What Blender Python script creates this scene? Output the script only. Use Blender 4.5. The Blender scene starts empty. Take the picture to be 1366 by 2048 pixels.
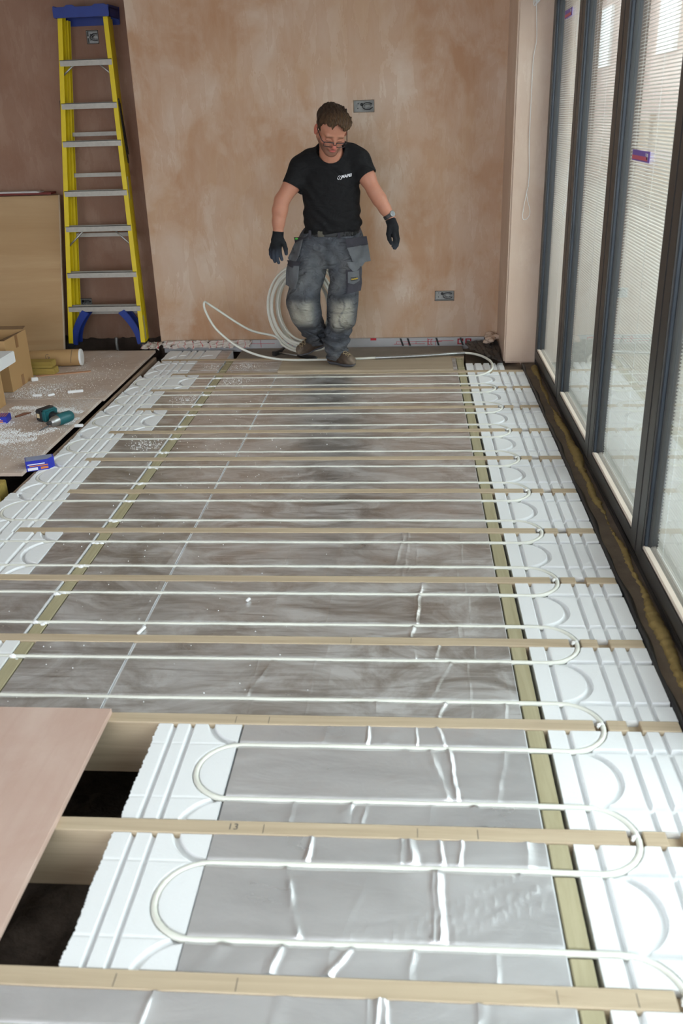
import bpy, bmesh, math, random
import numpy as np
from mathutils import Vector, Matrix, Euler
from mathutils.bvhtree import BVHTree
R = math.radians
PI = math.pi
rng = random.Random(7)
SC = bpy.context.scene
COL = SC.collection

# ------------------------------------------------------------------ camera
cam_d = bpy.data.cameras.new('camera')
cam_d.sensor_fit = 'VERTICAL'
cam_d.sensor_height = 36.0
cam_d.sensor_width = 24.0
cam_d.lens = 36.0 * 1812.0 / 2048.0
cam_d.clip_start = 0.02
cam_d.dof.use_dof = True
cam_d.dof.focus_distance = 5.3
cam_d.dof.aperture_fstop = 4.0
cam = bpy.data.objects.new('camera', cam_d)
COL.objects.link(cam)
CR = Vector((0.99721464, 0.06836629, -0.02981623))
CU = Vector((-0.000244, 0.4027506, 0.9153097))
CF = Vector((-0.07458483, 0.91275298, -0.40164549))
mw = Matrix((CR, CU, -CF)).transposed().to_4x4()
mw.translation = Vector((0, 0, 1.6555))
cam.matrix_world = mw
SC.camera = cam

# ------------------------------------------------------------------ render look
SC.view_settings.view_transform = 'Standard'
SC.view_settings.look = 'None'
SC.view_settings.gamma = 1.0
SC.view_settings.use_curve_mapping = False
SC.view_settings.exposure = 0.61
cy = SC.cycles
cy.max_bounces = 10
cy.diffuse_bounces = 5
cy.glossy_bounces = 4
cy.transmission_bounces = 6
cy.transparent_max_bounces = 24
cy.caustics_reflective = True
cy.blur_glossy = 1.0
cy.caustics_refractive = False
cy.sample_clamp_indirect = 6.0
cy.use_denoising = True

# ------------------------------------------------------------------ overcast sky
W = bpy.data.worlds.new('overcast_sky')
SC.world = W
W.use_nodes = True
wn = W.node_tree
wn.nodes.clear()
wo = wn.nodes.new('ShaderNodeOutputWorld')
wb = wn.nodes.new('ShaderNodeBackground')
wt = wn.nodes.new('ShaderNodeTexCoord')
ws = wn.nodes.new('ShaderNodeSeparateXYZ')
wr = wn.nodes.new('ShaderNodeValToRGB')
wn.links.new(wt.outputs['Generated'], ws.inputs[0])
wn.links.new(ws.outputs['Z'], wr.inputs[0])
wr.color_ramp.elements[0].position = 0.0
wr.color_ramp.elements[0].color = (0.78, 0.83, 0.90, 1)
wr.color_ramp.elements[1].position = 0.9
wr.color_ramp.elements[1].color = (0.92, 0.97, 1.0, 1)
wn.links.new(wr.outputs[0], wb.inputs[0])
wb.inputs[1].default_value = 5.5
wn.links.new(wb.outputs[0], wo.inputs[0])

# sky portals: outside the glazed doors, and at the opening added behind the camera
def area(name, loc, rot, sx, sy, power, col=(1, 1, 1), portal=False):
    d = bpy.data.lights.new(name, 'AREA')
    d.shape = 'RECTANGLE'
    d.size = sx
    d.size_y = sy
    d.energy = power
    d.color = col
    if portal:
        d.cycles.is_portal = True
    o = bpy.data.objects.new(name, d)
    COL.objects.link(o)
    o.location = loc
    o.rotation_euler = rot
    return o
area('daylight_portal', (1.06, 2.3, 1.2), (0, R(90), 0), 2.3, 8.6, 1, portal=True)
area('added_opening_portal', (-2.0, -3.75, 1.25), (R(90), 0, 0), 4.4, 2.1, 1, portal=True)

# ------------------------------------------------------------------ mesh helpers
class MB:
    def __init__(s):
        s.v = []
        s.f = []
    def add(s, vs, fs):
        o = len(s.v)
        s.v.extend([tuple(map(float, p)) for p in vs])
        s.f.extend([tuple(i + o for i in f) for f in fs])
        return s
    def box(s, x0, x1, y0, y1, z0, z1, M=None):
        vs = [(x0, y0, z0), (x1, y0, z0), (x1, y1, z0), (x0, y1, z0), (x0, y0, z1), (x1, y0, z1), (x1, y1, z1), (x0, y1, z1)]
        if M is not None:
            vs = [M @ Vector(p) for p in vs]
        return s.add(vs, [(0, 3, 2, 1), (4, 5, 6, 7), (0, 1, 5, 4), (1, 2, 6, 5), (2, 3, 7, 6), (3, 0, 4, 7)])
    def bar(s, a, b, w, h, up=(0, 0, 1)):
        a = Vector(a); b = Vector(b); d = (b - a)
        L = d.length; d.normalize(); up = Vector(up)
        x = d.cross(up).normalized(); z = x.cross(d).normalized()
        M = Matrix((x, d, z)).transposed().to_4x4(); M.translation = a
        return s.box(-w / 2, w / 2, 0, L, -h / 2, h / 2, M)
    def prism(s, poly, axis, a, b, M=None):
        n = len(poly)
        def P(u, v, t):
            p = {'x': (t, u, v), 'y': (u, t, v), 'z': (u, v, t)}[axis]
            return M @ Vector(p) if M is not None else p
        vs = [P(u, v, a) for u, v in poly] + [P(u, v, b) for u, v in poly]
        fs = [tuple(range(n))[::-1], tuple(range(n, 2 * n))] + [(i, (i + 1) % n, n + (i + 1) % n, n + i) for i in range(n)]
        return s.add(vs, fs)
    def tube(s, pts, r, n=10, closed=False, cap=True):
        pts = [Vector(p) for p in pts]
        m = len(pts)
        rs = r if isinstance(r, (list, tuple)) else [r] * m
        vs = []
        prev = None
        for i, p in enumerate(pts):
            if closed:
                t = pts[(i + 1) % m] - pts[i - 1]
            else:
                t = pts[min(i + 1, m - 1)] - pts[max(i - 1, 0)]
            if t.length < 1e-9:
                t = Vector((0, 0, 1))
            t.normalize()
            if prev is None:
                u = t.orthogonal().normalized()
                if abs(t.z) < .9:
                    u = t.cross(Vector((0, 0, 1))).normalized()
            else:
                u = (prev - t * prev.dot(t))
                u = u.normalized() if u.length > 1e-6 else t.orthogonal().normalized()
            prev = u
            w = t.cross(u)
            for k in range(n):
                a = 2 * PI * k / n
                vs.append(p + (u * math.cos(a) + w * math.sin(a)) * rs[i])
        fs = []
        for i in range(m if closed else m - 1):
            j = (i + 1) % m
            for k in range(n):
                l = (k + 1) % n
                fs.append((i * n + k, i * n + l, j * n + l, j * n + k))
        if cap and not closed:
            fs.append(tuple(range(n))[::-1])
            fs.append(tuple((m - 1) * n + k for k in range(n)))
        return s.add(vs, fs)
    def lathe(s, prof, n=24, M=None):
        vs = []
        for r, z in prof:
            for k in range(n):
                a = 2 * PI * k / n
                p = Vector((r * math.cos(a), r * math.sin(a), z))
                vs.append(M @ p if M is not None else p)
        fs = []
        m = len(prof)
        for i in range(m - 1):
            for k in range(n):
                l = (k + 1) % n
                fs.append((i * n + k, i * n + l, (i + 1) * n + l, (i + 1) * n + k))
        fs.append(tuple(range(n))[::-1])
        fs.append(tuple((m - 1) * n + k for k in range(n)))
        return s.add(vs, fs)
    def ball(s, c, r, sub=1, sq=(1, 1, 1), M=None):
        bm = bmesh.new()
        bmesh.ops.create_icosphere(bm, subdivisions=sub, radius=1)
        c = Vector(c)
        vs = []
        for q in bm.verts:
            p = Vector((q.co.x * r * sq[0], q.co.y * r * sq[1], q.co.z * r * sq[2]))
            if M is not None:
                p = M @ p
            vs.append(p + c)
        s.add(vs, [tuple(x.index for x in f.verts) for f in bm.faces])
        bm.free()
        return s
    def build(s, name, mat, parent=None, loc=None, smooth=False, bevel=0.0, seg=2, angle=30, cols=None):
        if parent is not None:
            off = world_loc(parent)
        elif loc is not None:
            off = Vector(loc)
        else:
            off = Vector((0, 0, 0))
        me = bpy.data.meshes.new(name)
        me.from_pydata([(p[0] - off.x, p[1] - off.y, p[2] - off.z) for p in s.v], [], s.f)
        me.update()
        if cols is not None:
            at = me.color_attributes.new('tint', 'FLOAT_COLOR', 'POINT')
            at.data.foreach_set('color', np.asarray(cols, dtype=np.float32).ravel())
        if bevel > 0:
            bm = bmesh.new(); bm.from_mesh(me)
            bmesh.ops.remove_doubles(bm, verts=bm.verts, dist=1e-6)
            es = [e for e in bm.edges if len(e.link_faces) == 2 and e.calc_face_angle(0) > R(angle)]
            bmesh.ops.bevel(bm, geom=es, offset=bevel, segments=seg, affect='EDGES', clamp_overlap=True)
            bm.to_mesh(me); bm.free()
        if smooth:
            me.polygons.foreach_set('use_smooth', [True] * len(me.polygons))
            if smooth == 'auto':
                try:
                    me.set_sharp_from_angle(angle=R(40))
                except Exception:
                    pass
        o = bpy.data.objects.new(name, me)
        COL.objects.link(o)
        if mat is not None:
            me.materials.append(mat)
        if parent is not None:
            o.parent = parent
        else:
            o.location = off
        return o

def world_loc(o):
    l = Vector(o.location)
    while o.parent is not None:
        o = o.parent
        l = l + Vector(o.location)
    return l

def tag(o, label, cat, group=None, kind=None):
    o['label'] = label
    o['category'] = cat
    if group:
        o['group'] = group
    if kind:
        o['kind'] = kind
    return o

def structure(o, label=None, cat=None):
    o['kind'] = 'structure'
    if label:
        o['label'] = label
    if cat:
        o['category'] = cat
    return o

def thing(name, loc, label, cat, group=None):
    o = bpy.data.objects.new(name, None)
    COL.objects.link(o)
    o.empty_display_size = .05
    o.location = loc
    return tag(o, label, cat, group)

def copy_thing(o, loc, label=None):
    c = o.copy()
    COL.objects.link(c)
    c.location = loc
    if label:
        c['label'] = label
    for ch in o.children:
        d = ch.copy(); COL.objects.link(d); d.parent = c
        for g in ch.children:
            e = g.copy(); COL.objects.link(e); e.parent = d
    return c

def catmull(pts, n=8):
    P = [Vector(p) for p in pts]
    P = [P[0] * 2 - P[1]] + P + [P[-1] * 2 - P[-2]]
    out = []
    for i in range(1, len(P) - 2):
        a, b, c, d = P[i - 1], P[i], P[i + 1], P[i + 2]
        for k in range(n):
            t = k / n
            out.append(.5 * ((2 * b) + (c - a) * t + (2 * a - 5 * b + 4 * c - d) * t * t + (3 * b - a - 3 * c + d) * t ** 3))
    out.append(P[-2])
    return out

# ------------------------------------------------------------------ materials
def new_mat(name):
    m = bpy.data.materials.new(name)
    m.use_nodes = True
    nt = m.node_tree
    b = nt.nodes['Principled BSDF']
    return m, nt, b

def mapped(nt, scale, src='pos'):
    if src == 'pos':
        g = nt.nodes.new('ShaderNodeNewGeometry'); o = g.outputs['Position']
    else:
        g = nt.nodes.new('ShaderNodeTexCoord'); o = g.outputs['Object']
    mp = nt.nodes.new('ShaderNodeMapping')
    mp.inputs['Scale'].default_value = scale if isinstance(scale, (tuple, list)) else (scale,) * 3
    nt.links.new(o, mp.inputs['Vector'])
    return mp.outputs[0]

def noise(nt, vec, scale=1.0, detail=4, rough=.55, dist=0.0):
    n = nt.nodes.new('ShaderNodeTexNoise')
    nt.links.new(vec, n.inputs['Vector'])
    n.inputs['Scale'].default_value = scale
    n.inputs['Detail'].default_value = detail
    n.inputs['Roughness'].default_value = rough
    n.inputs['Distortion'].default_value = dist
    return n.outputs['Fac']

def ramp(nt, fac, a, b, ca=(0, 0, 0, 1), cb=(1, 1, 1, 1)):
    r = nt.nodes.new('ShaderNodeValToRGB')
    nt.links.new(fac, r.inputs[0])
    e = r.color_ramp.elements
    e[0].position = a; e[1].position = b
    e[0].color = ca; e[1].color = cb
    return r.outputs[0]

def mixc(nt, fac, a, b, mode='MIX'):
    m = nt.nodes.new('ShaderNodeMix')
    m.data_type = 'RGBA'
    m.blend_type = mode
    for s, v in ((m.inputs[0], fac), (m.inputs[6], a), (m.inputs[7], b)):
        if hasattr(v, 'links') or isinstance(v, bpy.types.NodeSocket):
            nt.links.new(v, s)
        elif isinstance(v, (int, float)):
            s.default_value = v
        else:
            s.default_value = (v[0], v[1], v[2], 1)
    return m.outputs[2]

def bump(nt, b, h, strength=.3, dist=.01):
    n = nt.nodes.new('ShaderNodeBump')
    n.inputs['Strength'].default_value = strength
    n.inputs['Distance'].default_value = dist
    nt.links.new(h, n.inputs['Height'])
    if b.inputs['Normal'].links:
        nt.links.new(b.inputs['Normal'].links[0].from_socket, n.inputs['Normal'])
    nt.links.new(n.outputs[0], b.inputs['Normal'])

def simple(name, col, rough=.6, metal=0.0, vary=.15, vscale=20, bstr=0.0, bscale=80, spec=.5, src='pos'):
    m, nt, b = new_mat(name)
    b.inputs['Roughness'].default_value = rough
    b.inputs['Metallic'].default_value = metal
    b.inputs['Specular IOR Level'].default_value = spec
    v = mapped(nt, 1.0, src)
    f = noise(nt, v, vscale, 4)
    d = tuple(max(0, c * (1 - vary)) for c in col)
    l = tuple(min(1, c * (1 + vary)) for c in col)
    nt.links.new(mixc(nt, f, d, l), b.inputs['Base Color'])
    if bstr > 0:
        bump(nt, b, noise(nt, v, bscale, 3), bstr, .004)
    return m

def srgb(r, g, b):
    def f(c):
        c /= 255
        return c / 12.92 if c <= .04045 else ((c + .055) / 1.055) ** 2.4
    return (f(r), f(g), f(b))

def plaster(name, dark, mid, light):
    m, nt, b = new_mat(name)
    v = mapped(nt, 1.0)
    big = noise(nt, mapped(nt, (1.0, 1.0, .8)), 1.0, 4, .55, .5)
    med = noise(nt, mapped(nt, (2.6, 2.6, 2.0)), 1.0, 5, .6, .45)
    tro_ = noise(nt, mapped(nt, (9.0, 9.0, 2.2)), 1.0, 5, .6, .35)
    c = mixc(nt, ramp(nt, big, .36, .62), dark, mid)
    c = mixc(nt, mixc(nt, .85, (0, 0, 0), ramp(nt, med, .42, .70)), c, light)
    c = mixc(nt, mixc(nt, .32, (0, 0, 0), ramp(nt, tro_, .44, .68)), c, light)
    c = mixc(nt, mixc(nt, .30, (0, 0, 0), ramp(nt, tro_, .50, .30)), c, dark)
    nt.links.new(c, b.inputs['Base Color'])
    b.inputs['Roughness'].default_value = .62
    b.inputs['Specular IOR Level'].default_value = .35
    bump(nt, b, noise(nt, v, 7, 4, .55), .10, .02)
    return m

def wood(name, dark, light, axis='x', scale=1.0, rough=.65, contrast=(.35, .7)):
    m, nt, b = new_mat(name)
    s = {'x': (1.2, 26, 26), 'y': (26, 1.2, 26), 'z': (26, 26, 1.2)}[axis]
    v = mapped(nt, tuple(k * scale for k in s))
    f = noise(nt, v, 1.0, 6, .65, 1.2)
    g = noise(nt, mapped(nt, 2.5), 1.0, 3)
    c = mixc(nt, ramp(nt, f, *contrast), dark, light)
    c = mixc(nt, mixc(nt, .35, g, (0, 0, 0)), c, tuple(k * .72 for k in light))
    nt.links.new(c, b.inputs['Base Color'])
    b.inputs['Roughness'].default_value = rough
    b.inputs['Specular IOR Level'].default_value = .3
    bump(nt, b, f, .12, .004)
    return m

M = {}
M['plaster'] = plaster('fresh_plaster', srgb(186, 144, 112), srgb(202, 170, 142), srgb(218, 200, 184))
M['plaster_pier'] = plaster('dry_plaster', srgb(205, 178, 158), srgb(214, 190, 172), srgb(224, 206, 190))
M['plaster_recess'] = plaster('shaded_plaster', srgb(142, 104, 84), srgb(156, 120, 100), srgb(172, 142, 124))  # recess plaster darkened in colour for its weaker light
M['ceiling'] = simple('ceiling_plasterboard', (.90, .895, .89), .8, vary=.06, vscale=2)
M['white_wall'] = simple('far_wall_plaster', (.72, .66, .61), .8, vary=.12, vscale=1.5)
M['brick_dark'] = simple('sooty_brick', (.10, .07, .055), .9, vary=.5, vscale=14, bstr=.5, bscale=30)
M['soil'] = simple('damp_soil', (.10, .076, .058), .95, vary=.6, vscale=25, bstr=.9, bscale=45)
M['joist'] = wood('joist_timber', srgb(178, 158, 132), srgb(206, 188, 162), 'x', 1.0)
M['noggin'] = wood('noggin_timber', srgb(160, 151, 119), srgb(186, 177, 146), 'y', 1.0)
M['batten'] = wood('old_batten_timber', srgb(118, 96, 80), srgb(168, 148, 130), 'y', 1.0)
M['greentimber'] = wood('treated_timber', srgb(150, 128, 62), srgb(190, 166, 92), 'x', 1.0)

# expanded polystyrene
m, nt, b = new_mat('polystyrene')
v = mapped(nt, 1.0)
vo = nt.nodes.new('ShaderNodeTexVoronoi'); vo.inputs['Scale'].default_value = 320
nt.links.new(v, vo.inputs['Vector'])
b.inputs['Base Color'].default_value = (.79, .80, .815, 1)
b.inputs['Roughness'].default_value = .75
b.inputs['Specular IOR Level'].default_value = .25
bump(nt, b, vo.outputs['Distance'], .12, .002)
bump(nt, b, noise(nt, v, 60, 3), .1, .003)
M['eps'] = m

# aluminium foil with dust smears and scratches
m, nt, b = new_mat('aluminium_foil')
v = mapped(nt, 1.0)
sm = noise(nt, mapped(nt, (3.0, 5.0, 2.2)), 1.0, 6, .70, 1.6)
pt = noise(nt, mapped(nt, (1.1, 2.1, 1)), 1.0, 3, .5, .4)
b.inputs['Metallic'].default_value = .82
c = mixc(nt, ramp(nt, sm, .38, .62), srgb(178, 172, 166), srgb(230, 230, 231))
c = mixc(nt, mixc(nt, .5, (0, 0, 0), ramp(nt, pt, .4, .7)), c, srgb(226, 227, 229))
def rotated(angle, scale):
    g = nt.nodes.new('ShaderNodeNewGeometry'); mp = nt.nodes.new('ShaderNodeMapping')
    mp.inputs['Rotation'].default_value = (0, 0, R(angle)); mp.inputs['Scale'].default_value = scale
    nt.links.new(g.outputs['Position'], mp.inputs['Vector'])
    return mp.outputs[0]
scr = noise(nt, rotated(28, (3.0, 46, 3)), 1.0, 5, .62, .6)
scr2 = noise(nt, rotated(-14, (2.2, 30, 3)), 1.0, 5, .62, .8)
area_ = ramp(nt, noise(nt, v, 3.4, 3, .5), .40, .62)
c = mixc(nt, mixc(nt, .75, (0, 0, 0), mixc(nt, 1.0, ramp(nt, scr, .52, .66), area_, 'MULTIPLY')), c, srgb(236, 236, 238))
c = mixc(nt, mixc(nt, .6, (0, 0, 0), ramp(nt, scr2, .54, .70)), c, srgb(152, 143, 136))
nt.links.new(c, b.inputs['Base Color'])
rr = nt.nodes.new('ShaderNodeMapRange')
nt.links.new(sm, rr.inputs[0])
rr.inputs[1].default_value = .3; rr.inputs[2].default_value = .75
rr.inputs[3].default_value = .26; rr.inputs[4].default_value = .55
nt.links.new(rr.outputs[0], b.inputs['Roughness'])
sc1 = noise(nt, mapped(nt, (4, 16, 4)), 1.0, 5, .6, 2.0)
bump(nt, b, sc1, .16, .012)
bump(nt, b, noise(nt, v, 5, 3, .5, .5), .22, .02)
bump(nt, b, noise(nt, v, 45, 3, .6, .8), .06, .004)
M['foil'] = m
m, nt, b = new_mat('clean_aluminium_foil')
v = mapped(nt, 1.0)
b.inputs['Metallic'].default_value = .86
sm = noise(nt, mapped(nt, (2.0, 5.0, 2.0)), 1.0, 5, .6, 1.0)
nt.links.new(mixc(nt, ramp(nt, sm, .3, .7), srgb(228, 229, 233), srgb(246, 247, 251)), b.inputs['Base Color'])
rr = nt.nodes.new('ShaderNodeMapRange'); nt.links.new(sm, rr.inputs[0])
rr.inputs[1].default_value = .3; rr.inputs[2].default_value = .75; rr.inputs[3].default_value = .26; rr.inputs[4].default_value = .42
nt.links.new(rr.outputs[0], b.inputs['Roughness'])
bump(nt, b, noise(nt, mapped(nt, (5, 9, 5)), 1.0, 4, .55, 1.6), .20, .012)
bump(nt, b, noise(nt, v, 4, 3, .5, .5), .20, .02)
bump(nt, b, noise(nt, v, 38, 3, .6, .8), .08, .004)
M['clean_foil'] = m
M['pipe'] = simple('white_barrier_pipe', srgb(224, 224, 215), .34, vary=.02, vscale=8)
M['steel'] = simple('grey_steel', (.42, .43, .43), .38, 1.0, vary=.2, vscale=60)
M['dark_steel'] = simple('dark_steel', (.10, .10, .105), .42, .8, vary=.3, vscale=40)
M['zinc'] = simple('galvanised_steel', (.50, .50, .49), .45, .9, vary=.25, vscale=70)
M['dirt_concrete'] = simple('stained_concrete', srgb(112, 98, 84), .9, vary=.35, vscale=12, bstr=.5, bscale=40)
M['dpm'] = simple('black_membrane', (.018, .019, .021), .42, vary=.3, vscale=14, bstr=.3, bscale=25)
M['foam'] = simple('expanding_foam', srgb(150, 128, 78), .9, vary=.35, vscale=30, bstr=.6, bscale=60)
M['frame'] = simple('anthracite_aluminium', srgb(60, 58, 57), .40, .1, vary=.08, vscale=5)
M['gasket'] = simple('black_gasket', (.012, .012, .013), .5, vary=.1)
M['bead'] = simple('pale_glazing_bead', srgb(226, 212, 198), .55, vary=.08, vscale=12)
M['blue_sheen'] = simple('blue_sheen_bead', srgb(44, 52, 62), .4, vary=.1)  # blue-grey tint put in for sky reflected on the bead sides
m, nt, b = new_mat('pink_sheet')
v = mapped(nt, 1.0)
gr = noise(nt, mapped(nt, (22, 2.0, 20)), 1.0, 5, .6, .8)
c = mixc(nt, ramp(nt, noise(nt, v, 2.6, 5, .6, .6), .34, .68), srgb(190, 160, 146), srgb(208, 184, 172))
c = mixc(nt, mixc(nt, .35, (0, 0, 0), ramp(nt, gr, .5, .72)), c, srgb(182, 148, 134))
nt.links.new(c, b.inputs['Base Color']); b.inputs['Roughness'].default_value = .55; b.inputs['Specular IOR Level'].default_value = .4
M['ply_pink'] = m
M['ply_edge'] = simple('sheet_edge', srgb(178, 150, 124), .8, vary=.15, vscale=60)

# dusty hardboard sheets
m, nt, b = new_mat('dusty_floor_sheet')
v = mapped(nt, 1.0)
c = mixc(nt, ramp(nt, noise(nt, v, 2.2, 6, .65, .8), .35, .68), srgb(184, 164, 150), srgb(212, 196, 183))
fl = noise(nt, v, 140, 2, .6)
pz = noise(nt, v, 3.2, 4, .6)
c = mixc(nt, mixc(nt, 1.0, ramp(nt, pz, .5, .64), ramp(nt, fl, .50, .60), 'MULTIPLY'), c, (.74, .74, .74))
nt.links.new(c, b.inputs['Base Color'])
b.inputs['Roughness'].default_value = .8
M['dusty'] = m

# window glass: clear pane with a mirror sheen by Fresnel
m = bpy.data.materials.new('window_glass'); m.use_nodes = True
nt = m.node_tree; nt.nodes.clear()
o_ = nt.nodes.new('ShaderNodeOutputMaterial')
tr = nt.nodes.new('ShaderNodeBsdfTransparent'); tr.inputs[0].default_value = (.95, .97, .96, 1)
gl = nt.nodes.new('ShaderNodeBsdfGlossy'); gl.inputs['Roughness'].default_value = .015
gl.inputs[0].default_value = (.95, .97, 1, 1)
fr = nt.nodes.new('ShaderNodeFresnel')
gg = nt.nodes.new('ShaderNodeNewGeometry'); mr = nt.nodes.new('ShaderNodeMapRange')
nt.links.new(gg.outputs['Backfacing'], mr.inputs[0])
mr.inputs[3].default_value = 1.5; mr.inputs[4].default_value = 1 / 1.5      # same sheen on both faces of the sheet
nt.links.new(mr.outputs[0], fr.inputs[0])
mx = nt.nodes.new('ShaderNodeMixShader')
nt.links.new(fr.outputs[0], mx.inputs[0]); nt.links.new(tr.outputs[0], mx.inputs[1]); nt.links.new(gl.outputs[0], mx.inputs[2])
nt.links.new(mx.outputs[0], o_.inputs[0])
M['glass'] = m

# blind slats: thin painted metal that glows a little when lit from behind
m = bpy.data.materials.new('blind_slat'); m.use_nodes = True
nt = m.node_tree; nt.nodes.clear()
o_ = nt.nodes.new('ShaderNodeOutputMaterial')
df = nt.nodes.new('ShaderNodeBsdfDiffuse'); df.inputs[0].default_value = (.74, .73, .70, 1)
tl = nt.nodes.new('ShaderNodeBsdfTranslucent'); tl.inputs[0].default_value = (.70, .69, .66, 1)
mx = nt.nodes.new('ShaderNodeMixShader'); mx.inputs[0].default_value = .30
nt.links.new(df.outputs[0], mx.inputs[1]); nt.links.new(tl.outputs[0], mx.inputs[2]); nt.links.new(mx.outputs[0], o_.inputs[0])
M['slat'] = m
M['cord'] = simple('white_cord', (.85, .85, .84), .6, vary=.03)

# ------------------------------------------------------------------ setting: shell
YC = [1.317 + .45 * (k - 0) for k in range(-1, 12)]           # joist centre lines; index 0 is the one nearest the lens
YC = [1.317 - .45, 1.317, 1.767, 2.217, 2.667, 3.117, 3.567, 4.017, 4.467, 4.917, 5.362, 5.785, 6.19, 6.597]
# YC[0] lies just below the picture; YC[1] is the lowest joist seen; YC[13] lies against the end wall
JW = .048

mb = MB(); mb.box(-5.2, 1.2, -3.6, 7.6, -.62, -.5)
g = mb.build('floor', M['soil']); structure(g, 'dark soil below the open joists', 'ground')
bpy_grid = MB()
# lumpy soil surface in the open bays
nx, ny = 70, 40
vs = []
for j in range(ny + 1):
    for i in range(nx + 1):
        x = -1.9 + 1.4 * i / nx; y = 1.0 + 1.4 * j / ny
        z = -.47 + .018 * math.sin(x * 9 + y * 5) + .014 * math.sin(x * 21 - y * 17) + rng.uniform(-.008, .008)
        vs.append((x, y, z))
fs = [(j * (nx + 1) + i, j * (nx + 1) + i + 1, (j + 1) * (nx + 1) + i + 1, (j + 1) * (nx + 1) + i) for j in range(ny) for i in range(nx)]
o = MB().add(vs, fs).build('soil', M['soil'], smooth=True); structure(o, 'rough dark soil under the open joist bays', 'ground')

def ragged_wall(name, mat, x0, x1, y, thick, z0, z1, amp, label, seed):
    r = random.Random(seed)
    n = int((x1 - x0) / .025)
    poly = []
    z = z0
    for i in range(n + 1):
        z += r.uniform(-amp, amp) * .5
        z = min(max(z, z0 - amp), z0 + amp)
        poly.append((x0 + (x1 - x0) * i / n, z))
    poly += [(x1, z1), (x0, z1)]
    o = MB().prism(poly, 'y', y, y + thick).build(name, mat)
    return structure(o, label, 'wall')
ragged_wall('wall_back', M['plaster'], -1.96, .70, 7.0, .33, .05, 2.5, .007, 'large mottled pink plaster wall behind the walking man', 3)
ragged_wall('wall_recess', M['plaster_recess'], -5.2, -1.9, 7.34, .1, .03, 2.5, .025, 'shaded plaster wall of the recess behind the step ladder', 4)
o = MB().box(-5.2, 1.2, 7.46, 7.6, -.6, 2.5).box(-2.0, 1.2, 7.12, 7.2, -.6, .05).build('wall_footing', M['brick_dark']); structure(o, 'dark bare masonry below the plaster edge', 'wall')
# plastered pier beside the glazing
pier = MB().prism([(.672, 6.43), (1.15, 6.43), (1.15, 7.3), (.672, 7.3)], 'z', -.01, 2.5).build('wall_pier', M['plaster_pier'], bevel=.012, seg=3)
structure(pier, 'pale plastered pier between the end wall and the glazed doors', 'wall')
o = MB().box(-5.3, 1.3, -3.7, 7.7, 2.49, 2.6).build('ceiling', M['ceiling']); structure(o)
o = MB().box(-5.3, -5.2, -3.7, 7.7, -.6, 2.6).build('wall_left', M['white_wall']); structure(o)
mb = MB(); mb.box(-5.3, -4.2, -3.7, -3.6, -.6, 2.6); mb.box(.2, 1.3, -3.7, -3.6, -.6, 2.6); mb.box(-4.2, .2, -3.7, -3.6, 2.3, 2.6); mb.box(-4.2, .2, -3.7, -3.6, -.6, .2)  # rear opening added to bring more sky light into the room
o = mb.build('wall_rear', M['white_wall']); structure(o)
mb = MB(); mb.box(.9, 1.2, -3.7, -2.0, -.6, 2.6); mb.box(.9, 1.2, -2.0, 7.3, 2.37, 2.6); mb.box(.9, 1.2, -2.0, 6.43, -.6, -.03)
o = mb.build('wall_right', M['white_wall']); structure(o)
# slab edge strip along the doors
o = MB().box(.80, .91, -2.0, 6.45, -.4, -.012).box(.412, .80, 6.222, 7.0, -.2, -.03).build('trim_1', M['dirt_concrete']); structure(o, 'stained brown slab edge along the foot of the glazed doors', 'slab edge')

# black membrane upstand between foam panels and slab edge
mb = MB(); n = 140; vs = []; fs = []
for i in range(n + 1):
    y = .6 + 5.75 * i / n
    w = .004 * math.sin(y * 7) + .003 * math.sin(y * 19 + 1)
    prof = [(.789 + w * .3, -.12), (.790 + w * .6, -.002), (.794 + w * .8, .006 + w), (.801 + w, .005), (.812 + w * 1.4, -.008)]
    vs += [(x, y, z) for x, z in prof]
for i in range(n):
    for k in range(4):
        fs.append((i * 5 + k, i * 5 + k + 1, (i + 1) * 5 + k + 1, (i + 1) * 5 + k))
o = MB().add(vs, fs).build('damp_membrane', M['dpm'], smooth=True)
tag(o, 'black damp proof membrane strip running between the white panels and the slab edge', 'membrane')

# squeezed-out foam along the door track
vs = []; fs = []; n = 420; k = 9
for i in range(n + 1):
    y = 1.2 + 5.1 * i / n
    amp = .011 + .006 * math.sin(y * 3.1) + .004 * math.sin(y * 11 + 2) + rng.uniform(-.003, .003)
    cx = .868 + .006 * math.sin(y * 4.3) + .004 * math.sin(y * 17) + rng.uniform(-.002, .002)
    for j in range(k):
        a = PI * j / (k - 1)
        vs.append((cx + math.cos(a) * amp * 1.3 + rng.uniform(-.0015, .0015), y, -.013 + math.sin(a) * amp * 1.1 + rng.uniform(-.0015, .0015)))
for i in range(n):
    for j in range(k - 1):
        fs.append((i * k + j, i * k + j + 1, (i + 1) * k + j + 1, (i + 1) * k + j))
o = MB().add(vs, fs).build('foam_sealant', M['foam'], smooth=True)
tag(o, 'lumpy yellow brown foam bead squeezed out along the door track', 'sealant')

# ------------------------------------------------------------------ glazed folding doors
FX = .885; ZT = 2.33
mull = [6.405, 5.36, 4.315, 3.27, 2.225, 1.18, .135, -.91, -1.955]
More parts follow.
